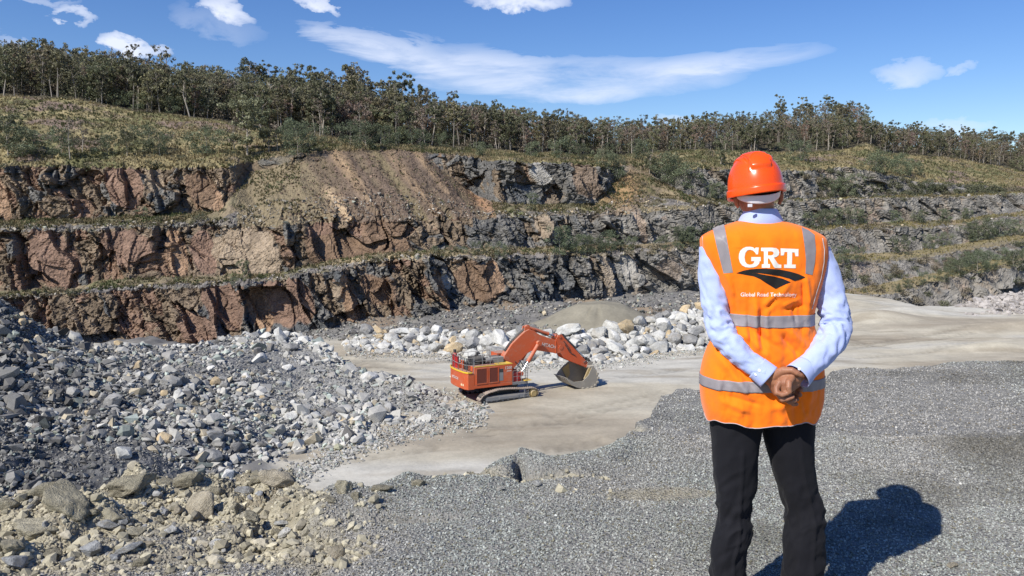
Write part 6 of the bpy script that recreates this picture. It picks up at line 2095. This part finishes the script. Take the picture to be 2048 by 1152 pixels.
Gp = zc([(457, 160), (497, 160), (487, 248), (462, 248), (450, 225), (420, 198), (385, 190), (350, 198), (325, 230), (315, 285), (322, 340), (345, 370), (375, 380), (410, 375), (432, 360), (440, 335), (400, 335), (400, 282),
         (522, 282), (522, 335), (510, 335), (500, 370), (470, 400), (430, 415), (380, 418), (330, 412), (285, 390), (255, 350), (241, 300), (243, 250), (258, 205), (290, 172), (335, 152), (385, 150), (425, 158), (445, 176)])
Rp = zc([(526, 163), (680, 163), (720, 168), (750, 190), (760, 225), (752, 258), (725, 280), (690, 290), (735, 360), (755, 378), (785, 380), (785, 423), (705, 423), (690, 410), (630, 300), (612, 300), (612, 372), (640, 372), (640, 420), (535, 420), (535, 375), (562, 372), (562, 208), (526, 205)])
Rh = zc([(612, 208), (612, 262), (655, 262), (680, 250), (687, 234), (680, 216), (655, 208)])
Tp = zc([(775, 170), (1005, 180), (1003, 272), (965, 272), (955, 225), (925, 222), (920, 378), (970, 378), (970, 426), (820, 422), (820, 378), (858, 378), (862, 218), (828, 218), (815, 262), (778, 262)])
decal([Gp], M_WPRT, 'letter'); decal([Rp, Rh], M_WPRT, 'letter'); decal([Tp], M_WPRT, 'letter')
EA = zc([(205, 488), (300, 456), (380, 440), (480, 431), (600, 430), (760, 441), (900, 468), (1010, 502), (1088, 536), (1090, 548), (962, 590), (880, 556), (760, 524), (620, 503), (500, 487), (400, 486)])
EB = zc([(205, 489), (400, 487), (480, 492), (560, 508), (690, 530), (800, 558), (905, 602), (712, 690), (600, 620), (510, 562), (430, 528), (300, 505)])
decal([EA], M_BPRT, 'emblem'); decal([EB], M_BPRT, 'emblem')
bt = text_bm('Global Road Technology', 9.6, .12, 1.02)
xs = [v_.co.x for v_ in bt.verts]; kx = 112.0 / (max(xs) - min(xs))
for v_ in bt.verts: v_.co = Vector((1537 + v_.co.x * kx, -589.5 + v_.co.y * kx, 0))
decal(None, M_WPRT, 'printed_text', bm0=bt, step=3.0, off=.0045)
decal([[(1425, 459), (1437, 454), (1448, 450.5), (1456, 490), (1463, 530), (1466, 545), (1447, 547), (1440, 520), (1432, 488)]], M_TAPE, 'reflective_strip')
decal([[(1603, 456), (1616, 462), (1629, 471), (1632, 500), (1630, 525), (1625, 550), (1611, 547), (1612, 520), (1609, 490)]], M_TAPE, 'reflective_strip')
# piping round the armholes
for pts_ in ([(1405, 474), (1407, 498), (1415, 524), (1429, 557), (1442, 588), (1452, 620)], [(1645, 478), (1649, 500), (1648, 525), (1642, 557), (1632, 588), (1624, 618)]):
    pa = np.array(pts_, float); s = np.linspace(0, len(pa) - 1, 40)
    xx = np.interp(s, range(len(pa)), pa[:, 0]); yy = np.interp(s, range(len(pa)), pa[:, 1])
    P_ = drape(xx, yy, .002) - PB
    mb = MB(); mb.path([tuple(p_) for p_ in P_], .0022, 6); mb.build('piping', M_PIPE, vest)


# ---------------------------------------------------------------- sleeves and shirt
def tube_mesh(L, M=90, N=56, wr=1.0, seed=0, flat=1.0, elbow=.5):
    L = smoothrows(L, M)
    C_ = np.array([pw(a, b, c) for a, b, c, r in L]); R_ = L[:, 3] * K_
    T_ = np.gradient(C_, axis=0); T_ /= np.linalg.norm(T_, axis=1, keepdims=True)
    up = np.array([0, 1.0, 0.0]); U_ = np.cross(T_, up); U_ /= np.linalg.norm(U_, axis=1, keepdims=True); Wv_ = np.cross(T_, U_)
    th = np.linspace(0, 2 * math.pi, N, endpoint=False)
    S_ = np.linspace(0, 1, M)
    ring = U_[:, None] * np.cos(th)[None, :, None] + Wv_[:, None] * np.sin(th)[None, :, None] * flat
    TH, SS = np.meshgrid(th, S_)
    q = np.stack([np.cos(TH) * .9 + SS * 4, np.sin(TH) * .9 + TH * 0, SS * 7], -1)
    n1 = fbm(q, 2, seed) - .5
    q2 = np.stack([np.cos(TH + SS * 6) * 1.6 + 9, np.sin(TH + SS * 6) * 1.6, SS * 14], -1)
    n2 = 1 - np.abs(fbm(q2, 2, seed + 7) - .5) * 5
    eb = np.exp(-((SS - elbow) / .2) ** 2)
    rad = R_[:, None] * (1 + wr * (.30 * n1 + (.09 + .16 * eb) * (n2 - .4)))
    return C_[:, None] + ring * rad[..., None], C_, T_, R_


Vl, Cl, Tl, Rl = tube_mesh(LARM[:-1] + [(1530, 749, -.172, 20.5)], seed=211, wr=.9)
Vr, Cr, Tr, Rr = tube_mesh(RARM[:-1] + [(1602, 746, -.175, 21)], seed=222, wr=.9)
colr = [(1474, 1568, 450, .080, .012), (1479, 1564, 440, .079, .010), (1485, 1558, 429, .075, .010), (1490, 1553, 420, .071, .012), (1492, 1551, 417, .069, .014), (1494, 1549, 421, .066, .014)]
Vc, _ = rings(smoothrows(colr, 26), 80, 2.1)
Vsb, _ = rings([(1415, 1640, 480, .10, .0), (1430, 1625, 560, .11, 0), (1460, 1610, 640, .10, 0)], 60, 2.2)
parts_v = []; parts_f = []; b_ = 0
for A in (Vl, Vr, Vc, Vsb):
    parts_v.append(A.reshape(-1, 3)); f_ = grid_faces(A.shape[0], A.shape[1], True) + b_; parts_f.append(f_); b_ += A.shape[0] * A.shape[1]
# cuffs
def cuff(C_, T_, R_, n=7, ln=.05, k=1.06, flare=.12, cut=None, seed=1):
    N = 56; th = np.linspace(0, 2 * math.pi, N, endpoint=False)
    up = np.array([0, 1.0, 0]); U_ = np.cross(T_, up); U_ /= np.linalg.norm(U_); W_ = np.cross(T_, U_)
    rows_ = []
    for t in np.linspace(0, 1, 10):
        rr_ = R_ * (k + flare * t) * (1 + .03 * np.sin(3 * th + seed))
        rows_.append(C_ + T_ * (ln * t - .042) + (U_[None] * np.cos(th)[:, None] + W_[None] * np.sin(th)[:, None] * .92) * rr_[:, None])
    return np.array(rows_)


shirt = pmesh('shirt', np.concatenate(parts_v), np.concatenate(parts_f), M_SHIRT, man)
so = shirt.modifiers.new('solid', 'SOLIDIFY'); so.thickness = .0018; so.offset = -1
CUFFV = np.zeros((0, 3))
tl = (Cl[-1] - Cl[-12]); tl /= np.linalg.norm(tl); tr_ = (Cr[-1] - Cr[-12]); tr_ /= np.linalg.norm(tr_)
for nm_, C_, T_, R_, sd_ in (('cuff', Cl[-1] + tl * .004, tl, Rl[-1], 1), ('cuff', Cr[-1] + tr_ * .004, tr_, Rr[-1], 2)):
    Vq = cuff(C_, T_, R_, ln=.056, flare=.08 if sd_ == 1 else .2, seed=sd_)
    CUFFV = np.concatenate([CUFFV, Vq.reshape(-1, 3)])
    o = pmesh(nm_, Vq, grid_faces(10, 56, True), M_SHIRT, shirt)
    so = o.modifiers.new('solid', 'SOLIDIFY'); so.thickness = .0025; so.offset = 1
for (bx, by) in ((1519, 741), (1511, 748), (1596, 742)):
    qx_, qy_ = proj(CUFFV); c_ = Vector(CUFFV[np.argmin(np.hypot(qx_ - bx, qy_ - by) + (CUFFV[:, 1] - PY) * 60)] - PB) + Vector((0, -.003, .0015));
    mb = MB(); mb.tube(c_, c_ + Vector((0, -.0012, .0005)), .0055, n=14); mb.build('button', M_BTN, shirt, True)

# ---------------------------------------------------------------- trousers and shoes
LL = [(1426, 1528, 800, .105, 0), (1422, 1524, 835, .105, 0), (1425, 1515, 896, .098, .0), (1428, 1512, 951, .086, .0), (1432, 1503, 998, .078, .0), (1435, 1501, 1034, .074, -.004), (1433, 1500, 1069, .074, -.008),
      (1424, 1492, 1105, .076, -.006), (1420, 1491, 1152, .074, 0), (1418, 1491, 1200, .072, 0), (1419, 1490, 1246, .072, 0)]
RL = [(1520, 1624, 800, .105, 0), (1523, 1626, 840, .105, 0), (1534, 1624, 896, .098, 0), (1552, 1628, 951, .086, 0), (1566, 1639, 998, .078, 0), (1571, 1645, 1034, .074, -.004), (1569, 1645, 1069, .074, -.008),
      (1566, 1644, 1110, .074, -.006), (1567, 1642, 1152, .073, 0), (1566, 1642, 1200, .072, 0), (1567, 1641, 1246, .072, 0)]
tv = []; tf = []; b_ = 0
for q_, (rows_, sd_) in enumerate(((LL, 231), (RL, 241))):
    rs = smoothrows(rows_, 190); V2, th = rings(rs, 90, 2.2)
    ax, ay = proj(V2)
    TH = np.broadcast_to(th, V2.shape[:2])
    ctr = V2.mean(1, keepdims=True); d = V2 - ctr; d /= np.linalg.norm(d, axis=-1, keepdims=True)
    Yp = np.broadcast_to(rs[:, 2][:, None], V2.shape[:2])
    kn = np.exp(-((Yp - 1035) / 80) ** 2) + .8 * sstep(1070, 1150, Yp) + .35
    w_ = (fbm(np.stack([np.cos(TH) * 1.3, np.sin(TH) * 1.3, Yp * .022 + np.cos(TH) * .8], -1), 3, sd_) - .5) * .026
    w2_ = (1 - np.abs(fbm(np.stack([np.cos(TH) * .9, np.sin(TH) * .9, Yp * .035 + np.cos(TH + 1) * 1.2], -1), 2, sd_ + 5) - .5) * 5) * .0045
    crease = .007 * np.exp(-((TH - (4.75 if q_ == 0 else 4.85)) / .07) ** 2) * sstep(870, 900, Yp)
    V2 = V2 + d * ((w_ + w2_) * kn + crease)[..., None]
    tv.append(V2.reshape(-1, 3)); tf.append(grid_faces(*V2.shape[:2], True) + b_); b_ += V2.shape[0] * V2.shape[1]
V2, th = rings(smoothrows([(1432, 1620, 780, .12, 0), (1424, 1626, 815, .118, .0), (1424, 1626, 832, .112, 0), (1450, 1600, 846, .08, 0), (1500, 1545, 852, .04, 0)], 40), 90, 2.3)
tv.append(V2.reshape(-1, 3)); tf.append(grid_faces(*V2.shape[:2], True) + b_)
pmesh('trousers', np.concatenate(tv), np.concatenate(tf), M_TROU, man)
for cx3 in (1456, 1604):
    c0 = pw(cx3, 1245, 0); mb = MB()
    bmesh.ops.create_icosphere(mb.bm, subdivisions=3, radius=1)
    for v_ in mb.bm.verts:
        q3 = v_.co.copy(); v_.co = Vector((q3.x * .05, q3.y * .145 + .055, max(q3.z, -.35) * (.07 if q3.y < 0 else .055)))
    Mx = Matrix.Translation(Vector((c0[0], PY, gz + .02)) - Vector(PB))
    mb.xf(Mx); mb.build('shoe', M_SHOE, man, True)

# ---------------------------------------------------------------- helmet, suspension band, hair
hb = pw(1512, 384, .01)                        # centre of the rim
roll = math.radians(-7)
Mh = Matrix.Translation(Vector(hb - PB)) @ Matrix.Rotation(roll, 4, 'Y') @ Matrix.Rotation(math.radians(-4), 4, 'X')
M_, N_ = 70, 160
th = np.linspace(0, 2 * math.pi, N_, endpoint=False)
rows_ = []
A0, B0, H0 = .1025, .128, .128
for t in np.linspace(0, 1, M_):
    ph = t * math.pi / 2
    r = math.cos(ph) ** .82; z = math.sin(ph) ** 1.0
    x = A0 * r * np.cos(th); y = B0 * r * np.sin(th); zz = .018 + H0 * z + 0 * th
    # raised crest with shoulders
    cr = sstep(.040, .033, np.abs(x)) * sstep(.30, .40, t) * sstep(.135, .12, np.abs(y)) * .010
    sc_r = (sstep(.062, .056, np.abs(x)) - sstep(.048, .042, np.abs(x))) * sstep(.45, .6, t) * .007
    arc = np.exp(-((np.hypot(x / .044, (zz - .075) / .062) - 1) / .035) ** 2) * (y < 0) * (zz > .072) * .0035
    nx, ny, nz = x / A0 ** 2, y / B0 ** 2, (zz - .018) / H0 ** 2
    nn = np.sqrt(nx ** 2 + ny ** 2 + nz ** 2) + 1e-9
    dd = cr + sc_r + arc
    rows_.append(np.stack([x + nx / nn * dd, y + ny / nn * dd, zz + nz / nn * dd], -1))
rim = []
for (k, z) in ((.965, -.012), (1.055, -.013), (1.062, -.008), (1.056, .010), (1.045, .0165), (1.002, .0175)):
    pk = np.where(np.sin(th) > .2, 1 + .22 * np.clip((np.sin(th) - .2) / .8, 0, 1) ** 1.2 * (k > 1), 1)
    rim.append(np.stack([A0 * k * np.cos(th), B0 * k * np.sin(th) * pk, np.full(N_, z) - (pk - 1) * .06], -1))
HV = np.array(rim + rows_).reshape(-1, 3)
HV = np.array([(Mh @ Vector(v_))[:] for v_ in HV])
hel = mesh_np('hard_hat', HV, grid_faces(M_ + 6, N_, True), M_HELM, parent=man, smooth=True)
so = hel.modifiers.new('solid', 'SOLIDIFY'); so.thickness = .0022; so.offset = -1
# hair
hv = []
for t in np.linspace(0, 1, 24):
    ph = -.75 + t * 1.9
    hv.append(np.stack([.0835 * math.cos(ph) * np.cos(th), .1005 * math.cos(ph) * np.sin(th), .112 * math.sin(ph) + 0 * th], -1))
hv = np.array(hv) + (hc_ + np.array([0, .004, .005]) - PB)
keepf = []
gf = grid_faces(24, N_, True)
cen = hv.reshape(-1, 3)[gf].mean(1) - (hc_ - PB)
gf = gf[(cen[:, 1] < .02 + (cen[:, 2]) * .8) & (cen[:, 2] > -.088)]
mesh_np('hair', hv, gf, M_HAIR, parent=man, smooth=True)
# white suspension band round the nape
ring_ = []
NB_ = 60
ta = np.linspace(math.radians(188), math.radians(352), NB_)
for k in np.linspace(0, 1, 8):
    dip = np.sin((ta - ta[0]) / (ta[-1] - ta[0]) * math.pi)
    wdt = .008 + .012 * dip ** .7
    z = -.037 - .024 * dip ** 1.1 - (k - .5) * wdt * 1.6 + (ta - math.radians(270)) * .009
    sh = 1 - .10 * dip * k
    ring_.append(np.stack([.0865 * np.cos(ta) * (1 - .05 * k), .104 * np.sin(ta) * sh, z], -1))
ring_ = np.array(ring_) + (hc_ - PB)
bn = mesh_np('headband', ring_, grid_faces(8, NB_), M_STRAP, parent=hel, smooth=True)
so = bn.modifiers.new('solid', 'SOLIDIFY'); so.thickness = .003; so.offset = 1
mb = MB(); c_ = Vector(pw(1500, 411, -.085) - PB); mb.box(c_.x - .008, c_.x + .008, c_.y - .004, c_.y + .004, c_.z - .006, c_.z + .006, .001); mb.build('band_clip', M_STRAP, hel)
settle_labels()
